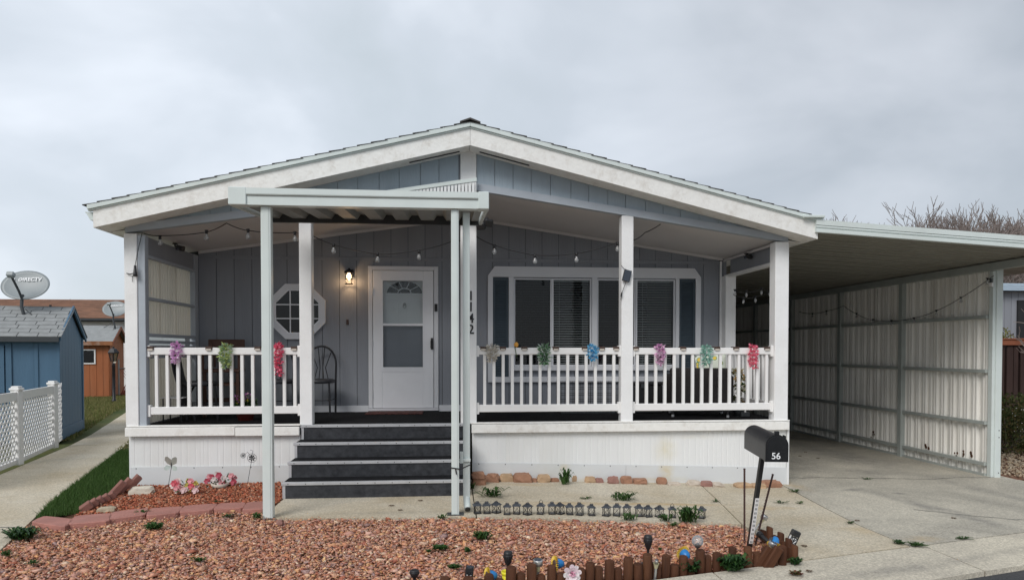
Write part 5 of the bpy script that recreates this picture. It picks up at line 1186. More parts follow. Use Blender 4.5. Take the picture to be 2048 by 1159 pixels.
def sunflower(u,v,yb,rot,label,sc=1.):
    p=atG(u,yb); s=p.y; c=atY(u,v,p.y)-p; t=thing('flower_light',label,'garden light',p,0,'yellow and blue flower shaped solar lights')
    M=T(*c)@Vector((0,0,1)).rotation_difference(Vector(rot).normalized()).to_matrix().to_4x4()@Matrix.Scale(sc,4)     # local +z: the way the flower faces
    mb=MB(); n=22; pts=[(0,0,.0)]
    for i in range(n*2): a=math.pi*i/n; r_=.058 if i%2==0 else .050; pts.append((r_*math.cos(a),r_*math.sin(a),.004+.008*(i%2)))
    mb.add([M@Vector(q) for q in pts],[(0,i+1,(i+1)%(2*n)+1) for i in range(2*n)]); mb.add([M@(Vector(q)+Vector((0,0,-.008))) for q in pts],[(0,i+1,(i+1)%(2*n)+1) for i in range(2*n)]); mb.build('petal_ring',YEL,t)
    M3=M.to_3x3(); mb=MB(); mb.lathe([(.036,.0),(.036,-.02),(.032,-.045),(.018,-.066),(0,-.072)],M.translation,16,M3); mb.build('housing',BLUEP,t)
    mb=MB(); mb.cbox(-.022,.022,.030,.040,-.045,-.008,.002,M); mb.build('solar_cell',SOLAR,t)
    mb=MB(); mb.lathe([(0,.010),(.028,.008),(.030,.004)],M.translation,14,M3); mb.build('flower_centre',BROWNC,t)
    mb=MB(); mb.tube([M@Vector((0,0,-.06)),c+Vector((.01,.01,-.05)),(0,0,-.04)],.006,6); mb.build('stem',DARKM,t)
from mathutils import Euler
sunflower(1110,1126,1155,(-1,-.25,.12),'flower light facing left beside the pink blossom')
sunflower(1366,1104,1125,(-.35,.85,.35),'flower light facing away in the red pot on the edging')
sunflower(975,1150,1175,(-1,-.25,.12),'flower light mostly hidden behind logs left of the yellow pot')
sunflower(1548,1088,1112,(-.45,-.45,-.75),'flower light drooping face down at the edging corner')
# pink and white blossom
p=atG(1141,1192); c=atY(1141,1139,p.y)-p
t=thing('flower_stake','white and pink artificial blossom on a stake in front of the edging','flower',p+Vector((0,-.06,0)))
mb=MB(); rnd=random.Random(1)
for ring_,r_,tl in ((8,.062,.2),(7,.045,.55)):
    for i in range(ring_):
        a=2*math.pi*i/ring_+rnd.uniform(-.1,.1)+ring_; d=Vector((math.cos(a),0,math.sin(a))); n_=Vector((0,-1,0)); s_=d.cross(n_); w_=.017
        o_=c+n_*.002
        mb.add([o_+d*.012-s_*.006,o_+d*r_*.6-s_*w_+n_*r_*tl*.5,o_+d*r_*.9-s_*w_*.8+n_*r_*tl,o_+d*r_+n_*r_*tl,o_+d*r_*.9+s_*w_*.8+n_*r_*tl,o_+d*r_*.6+s_*w_+n_*r_*tl*.5,o_+d*.012+s_*.006],[(0,1,2,3,4,5,6)])
mb.build('petals',imat('white_pink_petal',[(.85,.80,.82),(.88,.70,.76),(.86,.84,.84)],.5,trans=.3),t,fix=False)
mb=MB(); petals(mb,26,c+Vector((0,-.02,0)),0,.014,.010,.014,rnd,.014,.010); mb.build('flower_centre',imat('pink_centre',[(.75,.35,.5),(.8,.5,.6)],.5),t,fix=False)
mb=MB(); mb.tube([c,(0,0,-.04)],.004,5); mb.build('stem',BLACK,t)
# yellow pot, red pot, glass globe
def pot(u,v,w_,h_,m_,name,label):
    p=atG(u,v); s=p.y/1400; r_=w_*s/2; H_=h_*s; t=thing(name,label,'pot',p)
    mb=MB(); mb.lathe([(0,0),(r_*.8,0),(r_*.95,H_*.85),(r_*.93,H_*.85),(r_*.78,.012),(0,.012)],(0,0,0),20); mb.build('pot_body',m_,t)
    mb=MB(); mb.lathe([(r_*.94,H_*.8),(r_*1.06,H_*.82),(r_*1.06,H_),(r_*.96,H_),(r_*.92,H_*.86)],(0,0,0),20); mb.build('rim',m_,t)
pot(1015,1176,24,36,YELB,'yellow_pot','bright yellow flower pot holding a black torch light')
pot(1371,1139,20,22,TERR,'red_pot','small red pot standing in the log edging')
p=atG(1395,1116); t=thing('glass_globe','clear round glass globe light on the log edging','garden light',p)
mb=MB(); mb.lathe([(.046*math.sin(math.pi*i/12),.14-.046*math.cos(math.pi*i/12)) for i in range(13)],(0,0,0),18); mb.build('globe',GLASSC,t)
mb=MB(); mb.lathe([(0,.09),(.02,.09),(.026,.105),(0,.13)],(0,0,0),12); mb.tube([(0,0,-.03),(0,0,.1)],.009,7); mb.build('globe_base',DARKM,t)
# leafy metal lanterns
def leafbox(u,v,u2,v2,wpx,label):
    p=atG(u,v); tp=atY(u2,v2,p.y)-p; H_=tp.length; w_=wpx*p.y/1400; t=thing('leaf_lantern',label,'garden light',p,0,'black lanterns with leaf cut outs'); t.rotation_euler=(0,math.atan2(tp.x,tp.z),R(-8))
    mb=MB(); 
    for s in (-1,1):
        for q in (-1,1): mb.bar((s*w_*.42,q*w_*.42,.0),(s*w_*.42,q*w_*.42,H_*.93),.007)
    for z in (.02,H_*.72): mb.box(-w_*.45,w_*.45,-w_*.46,-w_*.43,z,z+.008)
    for s in (-1,1):
        for k in range(4): z=.05+k*H_*.16; mb.bar((0,-w_*.45,z),(s*w_*.40,-w_*.45,z+.04),.005)
    mb.bar((0,-w_*.45,.02),(0,-w_*.45,H_*.74),.005); mb.build('leaf_frame',BLACK,t)
    mb=MB(); mb.box(-w_*.40,w_*.40,-w_*.40,w_*.40,.02,H_*.74); mb.build('frosted_panel',LETW,t)
    mb=MB(); mb.cbox(-w_*.5,w_*.5,-w_*.5,w_*.5,H_*.78,H_,.004); mb.build('cap',BLACK,t)
    mb=MB(); mb.box(-w_*.4,w_*.4,-w_*.4,w_*.4,H_,H_+.003); mb.build('solar_top',SOLAR,t)
leafbox(1572,1106,1592,1060,16,'black leaf pattern lantern leaning right at the edging corner')
leafbox(935,1180,940,1132,16,'black leaf pattern lantern left of the yellow pot')
p=atG(1521,1094); t=thing('fallen_light','fallen black solar light with clear lens lying inside the edging corner','garden light',p)
a=atG(1543,1088,.06)-p; b=atG(1523,1071,.10)-p
mb=MB(); mb.tube([a+Vector((.05,-.05,-.04)),a,b],[.006,.014,.020],8); mb.build('stake',BLACK,t); mb=MB(); mb.tube([b,b+(b-a).normalized()*.035],[.026,.028],14); mb.build('lamp_head',BLACK,t); mb=MB(); mb.tube([b+(b-a).normalized()*.035,b+(b-a).normalized()*.045],[.028,.024],14); mb.build('lens',STEEL,t)
# flower bouquets on red rock
for (u,v,cols,label,seed) in ((372,990,[(.80,.35,.38),(.85,.62,.62),(.75,.62,.15),(.86,.74,.7),(.7,.12,.16)],'artificial bouquet of pink, yellow and cream flowers lying on the red rock',1),(441,977,[(.62,.14,.20),(.75,.35,.38),(.7,.62,.60),(.5,.08,.12)],'round artificial bouquet of deep pink roses in a small basket',2)):
    p=atG(u,v)+Vector((0,0,.02)); rnd=random.Random(seed); t=thing('bouquet',label,'flowers',p)
    for k in range(20):
        c=Vector((rnd.uniform(-.15,.15),rnd.uniform(-.05,.04),rnd.uniform(.04,.15))); 
        mb=MB(); r_=.05
        for lay,(rr_,tz) in enumerate(((.85,.1),(.6,.5),(.35,.9))):
            for i in range(5):
                a=2*math.pi*i/6+lay*.5; d=Vector((math.cos(a),-.35,math.sin(a)*.9)).normalized(); s_=d.cross(Vector((0,-1,.3))).normalized()*r_*.45*rr_; q=c+Vector((0,-1,.3))*r_*tz*.5
                mb.add([q,q+d*r_*rr_*.6-s_,q+d*r_*rr_,q+d*r_*rr_*.6+s_],[(0,1,2,3)])
        nm=cols[k%len(cols)]; key='bloom_%d_%d'%(seed,k%len(cols)); mm=bpy.data.materials.get(key) or mat(key,nm,.6,.2,30); mb.build('flower_head',mm,t,fix=False)
    mb=MB(); leafball(mb,40,(0,.0,.02),.13,.05,.022,rnd); mb.build('leaves',WEEDD,t,fix=False)
    if seed==2: mb=MB(); mb.lathe([(0,0),(.075,0),(.10,.05),(.09,.05),(0,.02)],(0,-.02,0),16); mb.build('basket',BEIGE,t)
# wire stakes
SILV=mat('silver_wing',(.55,.60,.55),.3,.2,12,metal=.5)
for (u0,v0,u1,v1,lab,kind,mm) in ((334,981,343,931,'small silver butterfly on a thin stake, left of the wheel ornament','b',SILV),(568,957,559,930,'small silver butterfly on a stake between awning post and steps','b',SILV),(374,966,370,922,'wire bicycle ornament with copper flower wheels on a stake','w',SILV),(493,973,504,915,'wire bicycle ornament with black flower wheels on a stake','w',BLACK)):
    p=atG(u0,v0); tp=atY(u1,v1,p.y)-p; t=thing('garden_ornament',lab,'garden ornament',p,0,'wire ornaments in front of the left skirting')
    mb=MB(); mb.tube([(0,0,-.03),tp*.5+Vector((0,.01,0)),tp],.003,5); mb.build('stake',DARKM,t)
    if kind=='b':
        for s,ang in ((-1,.5),(1,1.2)):
            for (l,wd,a) in ((.12,.045,1.0),(.08,.04,-.4)):
                d=Vector((s*math.cos(a)*.8,-.25,math.sin(a))).normalized(); n_=Vector((0,0,1)) if a<0 else Vector((s,0,0)); s_=d.cross(Vector((0,1,0))).normalized()*wd
                mb=MB(); mb.add([tp,tp+d*l*.5-s_*.9,tp+d*l-s_*.5,tp+d*l*1.05,tp+d*l*.8+s_*.6,tp+d*l*.4+s_*.5],[(0,1,2,3,4,5)]); mb.build('wing',mm,t,fix=False)
        mb=MB(); mb.tube([tp+Vector((0,-.006,-.03)),tp+Vector((0,-.006,.045))],[.003,.006],6); mb.build('body',DARKM,t)
    else:
        for c,r_ in ((tp+Vector((0,0,0)),.052),(tp+Vector((.10 if mm is SILV else -.10,0,.03)),.028)):
            mb=MB(); ring_=[c+Vector((r_*math.cos(a*.524),0,r_*math.sin(a*.524))) for a in range(13)]; mb.tube(ring_,.0025,5,cap=False)
            for i in range(7): a=i*.9; d=Vector((math.cos(a),0,math.sin(a))); s_=Vector((-d.z,0,d.x))*r_*.2; mb.add([c,c+d*r_*.55-s_,c+d*r_*.85,c+d*r_*.55+s_],[(0,1,2,3)])
            mb.build('wheel',mm if mm is BLACK else mat('copper_wire',(.40,.22,.14),.4,.2,12,metal=.5) if not bpy.data.materials.get('copper_wire') else bpy.data.materials['copper_wire'],t,fix=False)
        s=1 if mm is SILV else -1
        mb=MB(); mb.tube([tp,tp+Vector((s*.05,0,.07)),tp+Vector((s*.10,0,.03))],.0025,5); mb.tube([tp,tp+Vector((-s*.01,0,.085)),tp+Vector((s*.02,0,.095))],.0025,5); mb.build('bicycle_frame',DARKM,t)
# =====================================================================  WEEDS
def weed(u,v,w_px,h_px,label,n=26,mat_=None,leafw=.016,name='weed',flat=False,dz=0,leaf=1.,ground=True):
    p=atG(u,v); s=p.y/1400; R0=w_px*s/2; H_=h_px*s; rnd=random.Random(int(u*7+v)); mb=MB()
    for i in range(n):
        a=rnd.uniform(0,6.283); out_=R0*rnd.uniform(.35,1); rise=H_*rnd.uniform(.3,1)*(1 if not flat else .6)
        o_=Vector((math.cos(a),math.sin(a)*.7,0)); b0=Vector((rnd.gauss(0,R0*.25),rnd.gauss(0,R0*.15),0)); s_=Vector((-o_.y,o_.x,0)).normalized()
        pts=[b0,b0+o_*out_*.35+Vector((0,0,rise*.6)),b0+o_*out_*.75+Vector((0,0,rise)),b0+o_*out_+Vector((0,0,rise*.75))]; ws=[.25,.8,1,.05]
        w_=leafw*rnd.uniform(.7,1.3); vs=[]
        for q,k in zip(pts,ws): vs+=[q-s_*w_*k/2,q+Vector((0,0,-.2*w_*k)),q+s_*w_*k/2]
        mb.add(vs,[(3*j+c,3*j+c+1,3*j+c+4,3*j+c+3) for j in range(3) for c in (0,1)],True)
    o=mb.build(name,mat_ or WEED,fix=False); o.location=p+Vector((0,0,dz+.006)); tag(o,label,'weed','weeds in the cracks and gravel'); return o
weed(1131,968,32,34,'tall broad leaved weed growing against the skirting among the rocks',34,leafw=.035)
weed(985,993,62,20,'spiky dandelion weed on the walk near the downspout',50,leafw=.02)
weed(1246,1000,64,18,'wide dandelion weed in the joint of the front walk',46,leafw=.022)
weed(1172,997,26,5,'thin strip of grass in the walk joint left of the wide dandelion',18)
weed(1376,1044,60,34,'largest leafy weed between the last two lanterns',60,leafw=.028)
weed(1258,1040,40,15,'low weed at the foot of the lanterns',36)
weed(1330,1042,34,16,'bushy weed just left of the largest one',34)
weed(1345,1052,30,8,'dark low weed below the largest one',26)
weed(946,977,16,12,'small weed at the right foot of the steps',18)
weed(1380,1143,56,26,'dark leafy weed in front of the log edging left of the mailbox',70,WEEDD,.022)
weed(1466,1140,64,32,'ivy mound spilling over the edging in front of the mailbox',150,WEEDD,.024)
weed(1590,1128,40,16,'green creeper at the right corner of the edging',40,WEEDD,.022)
weed(1592,1150,30,10,'red and green creeper in the kerb joint',40,REDLEAF,.022)
weed(1800,1087,36,8,'weed at the meeting of driveway and gutter joints',34,WEEDD,.016)
weed(1833,1091,50,7,'green weed strip in the driveway gutter joint',50,WEED,.014)
weed(1930,1077,40,4,'faint weed line further right in the gutter joint',30,WEED,.012)
weed(1700,1047,24,6,'small dark tuft in the joint left of the driveway',18,WEEDD,.014)
weed(1562,1006,36,5,'small weed in the walk joint right of the mailbox post',20,WEEDD,.014)
weed(1600,1007,24,5,'tiny weed in the walk joint furthest right',16,WEED,.014)
weed(1432,1003,26,5,'tiny weed in the walk joint left of the mailbox',18,WEEDD,.014)
weed(1590,984,30,6,'weed in the driveway joint behind the mailbox',24,WEED,.016)
weed(1735,958,28,3,'small green tuft on the carport floor crack',18,WEED,.014)
weed(308,1058,40,13,'bright green weed in the gravel below the red pavers',80,WEED,.018)
weed(398,1124,28,10,'green weed in the gravel near the bottom left',40,WEED,.012)
weed(515,1036,26,12,'weed beside the foot of the left awning post',30,WEED,.018)
weed(455,1035,28,8,'low dark weed just below the red pavers',24,WEEDD,.016)
weed(285,1030,28,10,'small weed at the third red paver',26,WEED,.016)
weed(435,1006,22,6,'weed on the fine red rock behind the pavers',18,WEEDD,.016)
weed(45,1078,66,22,'low green weed mat at the edge of the path',190,WEEDD,.02)
weed(12,1112,26,12,'weed at the far left edge of the gravel',34,WEED,.014)
weed(66,1128,26,8,'small weed near the left edge of the gravel',30,WEED,.012)
weed(965,1078,36,16,'upper green weed patch in the gravel right of the awning post',170,WEED,.02)
weed(880,1099,36,9,'green weed patch in the gravel below the steps',110,WEED,.02)
weed(858,1104,14,6,'little green sprig left of the gravel weed patch',30,WEED,.016)
weed(935,1105,14,12,'little upright sprig in the gravel between patches',26,WEED,.018)
weed(908,1136,30,8,'low green patch in the gravel near the bottom edge',70,WEED,.018)
weed(885,1037,26,10,'weed at the foot of the right awning post',26,WEED,.016)
weed(1320,1100,12,6,'tiny weed in the gravel behind the torch light',16,WEED,.012)
# fallen leaves on the concrete
LF=mat('dry_leaf',(.13,.085,.05),.9,.4,30); rnd=random.Random(40)
for (u,v,lab) in ((1907,1036,'pale curled dry leaf on the driveway'),(1611,904,'dry leaf on the carport floor near the porch corner'),(1600,912,'second dry leaf on the carport floor nearer the post'),(1636,916,'small pale leaf on the shaded carport floor'),(1714,1041,'dark leaf beside the driveway joint'),(1609,1092,'dark oval spot leaf on the lower walk slab'),(1618,1142,'dark leaf on the gutter concrete'),(783,1011,'dark twig on the pad in front of the steps'),(800,1020,'second dark twig on the front pad nearer the edge'),(841,1001,'leaf scrap on the pad near the bottom step')):
    p=atG(u,v); mb=MB(); a=rnd.uniform(0,3); w_=.03
    for i in range(6):
        an=i*1.05+a; d=Vector((math.cos(an),math.sin(an),0)); s_=Vector((-d.y,d.x,0))*w_*.25; mb.add([(0,0,.006),d*w_*.6-s_+Vector((0,0,.012)),d*w_*rnd.uniform(.8,1.3)+Vector((0,0,.004)),d*w_*.6+s_+Vector((0,0,.01))],[(0,1,2,3)])
    o=solo(mb,'fallen_leaf',LF,lab,'leaf','leaves and scraps on the concrete',fix=False); o.location=p
# =====================================================================  LEFT BACKGROUND
# blue shed: right front corner at (-6.82,12.9), right wall runs back and slightly left
SB=thing('blue_shed','blue wooden shed with grey shingle roof and board and batten gable','shed',(-6.82,12.9,0),R(16))
SW,SDp,SH=3.2,1.92,1.86   # width (to the left), depth, eave height
def sbp(mb,n,m,p=None): return mb.build(n,m,p or SB)
zr=SH+.50; ym=SDp/2
mb=MB(); mb.prism([(0.004,0),(SDp-.004,0),(SDp-.004,SH),(ym,zr-.03),(.004,SH)],-.035,-.008,'x'); sbp(mb,'gable_wall',BLUE)
bw=SDp/8
for i in range(8):
    y0,y1=i*bw,(i+1)*bw; f=lambda y: SH+(zr-SH)*(1-abs(y-ym)/ym)-.06
    mb=MB(); mb.prism([(y0+.004,.22),(y1-.004,.22),(y1-.004,f(y1)),(y0+.004,f(y0))],-.0079,.004,'x'); sbp(mb,'gable_board',BLUE)
mb=MB(); mb.cbox(-.03,.018,0,SDp,.02,.215,.004); sbp(mb,'gable_skirt_board',BLUE)
for y0,y1 in ((-.02,.07),(SDp-.07,SDp+.02)): mb=MB(); mb.cbox(-.03,.022,y0,y1,.02,SH-.02,.004); sbp(mb,'corner_board',BLUE)
for s in (0,1):
    mb=MB(); ya=(-.12 if s==0 else SDp+.12); za=SH-.10
    mb.prism([(ya,za),(ym,zr-.02),(ym,zr+.07),(ya,za+.09)],.035,.062,'x'); sbp(mb,'rake_board',BLUE)
mb=MB(); mb.box(-SW,-.036,-.0,.03,.0,SH); mb.box(-SW,-.036,SDp-.03,SDp,0,SH); mb.box(-SW-.03,-SW,0,SDp,0,SH); sbp(mb,'shed_wall',BLUE)
for x0,x1 in ((-.36,-.03),(-.68,-.365),(-3.2,-1.9)):
    mb=MB(); mb.box(x0,x1,-.012,-.001,.05,SH-.10); sbp(mb,'wall_board',BLUE)
mb=MB(); mb.cbox(-SW,.0,-.035,-.013,SH-.14,SH-.02,.004); mb.cbox(-.775,-.685,-.035,-.013,.0,SH-.141,.004); mb.cbox(-.36,-.30,-.03,-.013,.0,SH-.141,.003); sbp(mb,'wall_trim',BLUE)
mb=MB(); mb.box(-1.82,-.79,-.03,-.004,.05,SH-.18); dr=sbp(mb,'shed_door',BLUE)
mb=MB()
for x0,x1,z0,z1 in ((-1.82,-1.73,.05,1.68),(-.88,-.79,.05,1.68),(-1.73,-.88,.05,.16),(-1.73,-.88,.82,.92),(-1.73,-.88,1.57,1.68)): mb.box(x0,x1,-.05,-.031,z0,z1)
mb.bar((-1.73,-.043,.92),(-.88,-.043,1.57),.09,.02,up=(0,1,0)); mb.bar((-1.73,-.043,.82),(-.88,-.043,.16),.09,.02,up=(0,1,0)); sbp(mb,'door_brace',BLUE,dr)
mb=MB(); mb.cbox(-.96,-.70,-.062,-.051,.83,.87,.003); mb.cbox(-.83,-.78,-.075,-.05,.72,.82,.006); mb.tube([(-.85,-.06,.72),(-.87,-.07,.68),(-.89,-.06,.66)],.006,5); sbp(mb,'latch',BLACKM,dr)
# roof: shingles as parts
def shingle_slope(parent,mat_,x0,x1,ya,za,yb,zb,nr,tabw,lift=.03,base=None):
    dy,dz=(yb-ya)/nr,(zb-za)/nr; n_=Vector((0,-(zb-za),(yb-ya))).normalized()
    if n_.z<0: n_=-n_
    for r_ in range(nr):
        x=x0-(tabw*.5 if r_%2 else tabw*.1)-tabw*.3*((r_*7)%3)/3
        while x<x1:
            a=max(x+.006,x0); b=min(x+tabw-.006,x1)
            if b-a>.03:
                p0=Vector((0,ya+dy*r_,za+dz*r_))+n_*(lift); p1=Vector((0,ya+dy*(r_+1.15),za+dz*(r_+1.15)))+n_*(lift-.008)
                t_=n_*.012; mb=MB(); X0,X1=Vector((a,0,0)),Vector((b,0,0))
                mb.add([p0+X0,p0+X1,p1+X1,p1+X0,p0+X0-t_,p0+X1-t_,p1+X1-t_,p1+X0-t_],[(0,1,2,3),(7,6,5,4),(0,4,5,1),(1,5,6,2),(3,2,6,7),(0,3,7,4)]); mb.build('shingle',mat_,parent)
            x+=tabw
mb=MB(); mb.prism([(-.14,SH-.055),(ym,zr),(SDp+.14,SH-.055),(SDp+.14,SH-.02),(ym,zr+.035),(-.14,SH-.02)],-SW-.1,.034,'x'); srf=sbp(mb,'shed_roof',DARK)
shingle_slope(srf,SHINGG,-2.35,.075,-.15,SH-.06,ym,zr,8,.30,.042)
mb=MB(); mb.prism([(ym+.0,zr+.036),(SDp+.15,SH-.015),(SDp+.15,SH+.0),(ym,zr+.05)],-SW,.075,'x'); sbp(mb,'rear_slope',SHINGG,srf)
mb=MB(); mb.cbox(-2.4,.04,-.165,-.142,SH-.12,SH-.03,.003); sbp(mb,'eave_board',DARKM)
# satellite dishes
def dish(loc,rz,sc,label,struts):
    t=thing('satellite_dish',label,'satellite dish',loc,rz,'grey satellite dishes on the shed roofs')
    mb=MB(); mb.tube([(0,0,0),(0.0,0,.16),(-.05,-.02,.40),(-.06,.02,.62)],.028,10); mb.build('mast',DARKM,t)
    mb=MB(); mb.cbox(-.11,.11,-.09,.09,-.012,.01,.004); mb.cbox(.04,.10,-.05,.05,0.01,.06,.004); mb.build('foot_plate',DARKM,t)
    for a,b in struts: mb=MB(); mb.tube([a,b],.008,6); mb.build('strut',DARKM,t)
    c=Vector((-.05,.10,.80)); ax=Vector((.10,-1,.50)).normalized(); sx=Vector((1,.1,0)).normalized(); sx=(sx-ax*sx.dot(ax)).normalized(); sy=ax.cross(sx).normalized(); 
    if sy.z<0: sy=-sy
    mb=MB(); nr,ns=7,36; vs=[]; 
    for off in (0,-.008):
        vs.append(c+ax*(-.05+off))
        for i in range(1,nr+1):
            f=i/nr
            for k in range(ns): a=2*math.pi*k/ns; vs.append(c+sx*.40*f*math.cos(a)+sy*.305*f*math.sin(a)+ax*(-.05+.05*f*f+off))
    fs=[];o1=1+nr*ns
    for o_ in (0,o1):
        for k in range(ns): fs.append((o_,o_+1+k,o_+1+(k+1)%ns))
        for i in range(nr-1):
            for k in range(ns): a=o_+1+i*ns; fs.append((a+k,a+ns+k,a+ns+(k+1)%ns,a+(k+1)%ns))
    for k in range(ns): a=1+(nr-1)*ns; fs.append((a+k,a+(k+1)%ns,o1+a+(k+1)%ns,o1+a+k))
    mb.add(vs,fs,True); ds=mb.build('reflector',DISH,t)
    # arm with receiver in front of the reflector
    e_=c+ax*.52+Vector((-.02,0,-.10)); mb=MB(); mb.tube([c-sy*.29,c-sy*.22+ax*.15,e_],.020,8); mb.build('arm',DARKM,t)
    mb=MB(); MMx=T(*e_)@Matrix((( sx.x,ax.x,sy.x,0),(sx.y,ax.y,sy.y,0),(sx.z,ax.z,sy.z,0),(0,0,0,1)))
    mb.cbox(-.06,.06,-.05,.05,-.04,.05,.015,MMx); mb.build('receiver',DISH,t); 
    mb=MB(); mb.lathe([(.035,0),(.04,.03),(0,.035)],e_+Vector((-.05,0,.03))-ax*.05,12,Matrix((sx,sy,-ax)).transposed()); mb.build('feed_cap',LETW,t)
    tx=text_obj('DIRECTV',.098,LETW,'lettering',None,(0,0,0),(0,0,0),.0008,bold=.0022); tx.parent=ds
    tx.matrix_basis=T(*(c+sy*.13+sx*.045+ax*(-.018)))@Matrix(((sx.x,sy.x,ax.x,0),(sx.y,sy.y,ax.y,0),(sx.z,sy.z,ax.z,0),(0,0,0,1)))@Ry(R(-4))
    mb=MB(); q=c+sy*.13-sx*.235+ax*(-.020)
    for r0 in (.035,.022):
        mb.tube([q+sx*r0*math.cos(a*.52)+sy*r0*math.sin(a*.52) for a in range(-3,4)],.005,4)
    mb.build('emblem',LETW,ds); t.scale=(sc,)*3; return t
dish(Vector((-7.62,13.35,1.98)),0,1.0,'large satellite dish on the blue shed roof',[((.0,0,.36),(.42,.0,-.05)),((-.03,0,.30),(-.08,-.15,-.06))])
# brown shed
BS=thing('brown_shed','red brown wooden shed with a sliding window and weathered grey roof','shed',(-11.57,25.0,0),R(12))
W2,D2,H2=3.6,2.0,1.93
z2=H2+.48; ym=D2/2
x=-W2; mb=MB(); mb.box(-W2,-.02,.013,.04,0,H2); mb.prism([(0,0),(D2,0),(D2,H2),(ym,z2),(0,H2)],-.03,-.002,'x'); mb.box(-W2,0,D2-.03,D2,0,H2); mb.build('shed_wall',RUST,BS)
while x<-.01:
    b=min(x+.2,0); 
    for (a_,b_,c_,d_) in (([(x,b,.02,1.10),(x,b,1.66,H2)] if (x>-1.5 and x<-.4) else [(x,b,.02,H2)])): mb=MB(); mb.box(a_+.005,b_-.005,0,.012,c_,d_); mb.build('wall_board',RUST,BS)
    x=b
for i in range(8):
    y0,y1=i*D2/8,(i+1)*D2/8; f=lambda y:H2+(z2-H2)*(1-abs(y-ym)/ym)
    mb=MB(); mb.prism([(y0+.005,.02),(y1-.005,.02),(y1-.005,f(y1)),(y0+.005,f(y0))],-.0019,.01,'x'); mb.build('gable_board',RUST,BS)
mb=MB(); mb.cbox(.011,.02,-.03,D2,H2-.05,H2+.03,.003); mb.build('gable_trim',RUST,BS)
mb=MB(); mb.prism([(-.18,H2-.07),(ym,z2),(D2+.18,H2-.07),(D2+.18,H2-.03),(ym,z2+.05),(-.18,H2-.03)],-W2-.1,.14,'x'); rf=mb.build('shed_roof',SHINGG,BS)
for s in (0,1):
    ya=-.18 if s==0 else D2+.18; mb=MB(); mb.prism([(ya,H2-.16),(ym,z2-.09),(ym,z2+.03),(ya,H2-.04)],.141,.165,'x'); mb.build('rake_board',FENCET,BS)
mb=MB(); mb.cbox(-W2-.1,.14,-.20,-.181,H2-.17,H2-.03,.004); mb.build('eave_board',mat('peeling_fascia',(.30,.12,.05),.8,.3,5,dirt=(.5,.45,.4),dirt_amt=.9),BS)
mb=MB()
for x0,x1,zz0,zz1 in ((-1.36,-1.32,1.13,1.63),(-.46,-.42,1.13,1.63),(-.91,-.87,1.17,1.59),(-1.32,-.46,1.13,1.17),(-1.32,-.46,1.59,1.63)): mb.box(x0,x1,-.03,.0,zz0,zz1)
wf=mb.build('window_frame',VINYL,BS)
mb=MB(); mb.box(-1.32,-.46,-.012,-.006,1.17,1.59); mb.build('pane',GLASSD,wf); mb=MB(); mb.box(-1.32,-.91,.002,.006,1.17,1.59); mb.build('curtain',VINYL,wf); mb=MB(); mb.box(-.909,-.46,.002,.006,1.17,1.59); mb.build('backing',DARK,wf)
dish(Vector((-11.72,25.75,2.24)),R(0),1.02,'smaller looking satellite dish on the brown shed roof',[((.0,0,.36),(-.62,.0,.0)),((.02,0,.30),(-.05,-.12,-.02))])
# far house
FH=thing('far_house','long low white house with mottled brown shingle roof behind the brown shed','house',(-15,29,0))
zt=atY(120,606,31).z; ze=atY(240,643,28.8).z
mb=MB(); mb.box(-30,-12.35,29.2,29.3,0,ze+.02); mb.box(-30,-12.35,36,36.1,0,ze+.02); mb.box(-12.45,-12.35,29.3,36,0,ze+.02); mb.build('wall',WHITE,FH,world=True)
mb=MB(); mb.prism([(28.8,ze),(32.6,zt+.12),(36.4,ze),(36.4,ze+.12),(32.6,zt+.25),(28.8,ze+.12)],-31,-12.2,'x'); mb.build('roof',DARK,FH,world=True)
rf=[c for c in FH.children][-1]
nr=22
for r_ in range(nr):
    mb=MB(); ya=28.78+3.82*r_/nr; yb=28.78+3.82*(r_+1.1)/nr; za=ze+.125+(zt-ze+.13)*r_/nr; zb=ze+.125+(zt-ze+.13)*(r_+1.1)/nr
    mb.prism([(ya,za+.014),(yb,zb),(yb,zb+.010),(ya,za+.026)],-30,-12.15,'x'); mb.build('shingle_course',SHINGB,rf,world=True)
mb=MB(); mb.box(-31,-12.2,28.76,28.79,ze+.06,ze+.12); mb.build('fascia',DARKM,FH,world=True)
mb=MB(); mb.tube([(-12.2,28.9,ze-.05),(-12.25,29.1,ze-.3),(-12.25,29.12,.1)],.05,8); mb.build('downspout',WHITE,FH,world=True)
p=atY(98,612,30.5); mb=MB(); mb.tube([(p.x,30.6,p.z-.5),(p.x,30.6,p.z+.06)],.05,8); mb.build('vent_pipe',BLACK,FH,world=True)
mb=MB(); 
for k in range(8): mb.box(-12.36+.0,-12.30,29.5+k*.2,29.65+k*.2,0,.9)
mb.build('side_skirting',WHITE,FH,world=True)
p=atY(173,603,34); t=thing('roof_antenna','thin antenna mast rising above the far brown roof','antenna',(p.x,32.6,3.3)); mb=MB(); mb.tube([(0,0,-.1),(0,0,.55)],.02,6); mb.tube([(-.3,0,.52),(.2,0,.50)],.01,5); mb.build('mast',GALV,t)
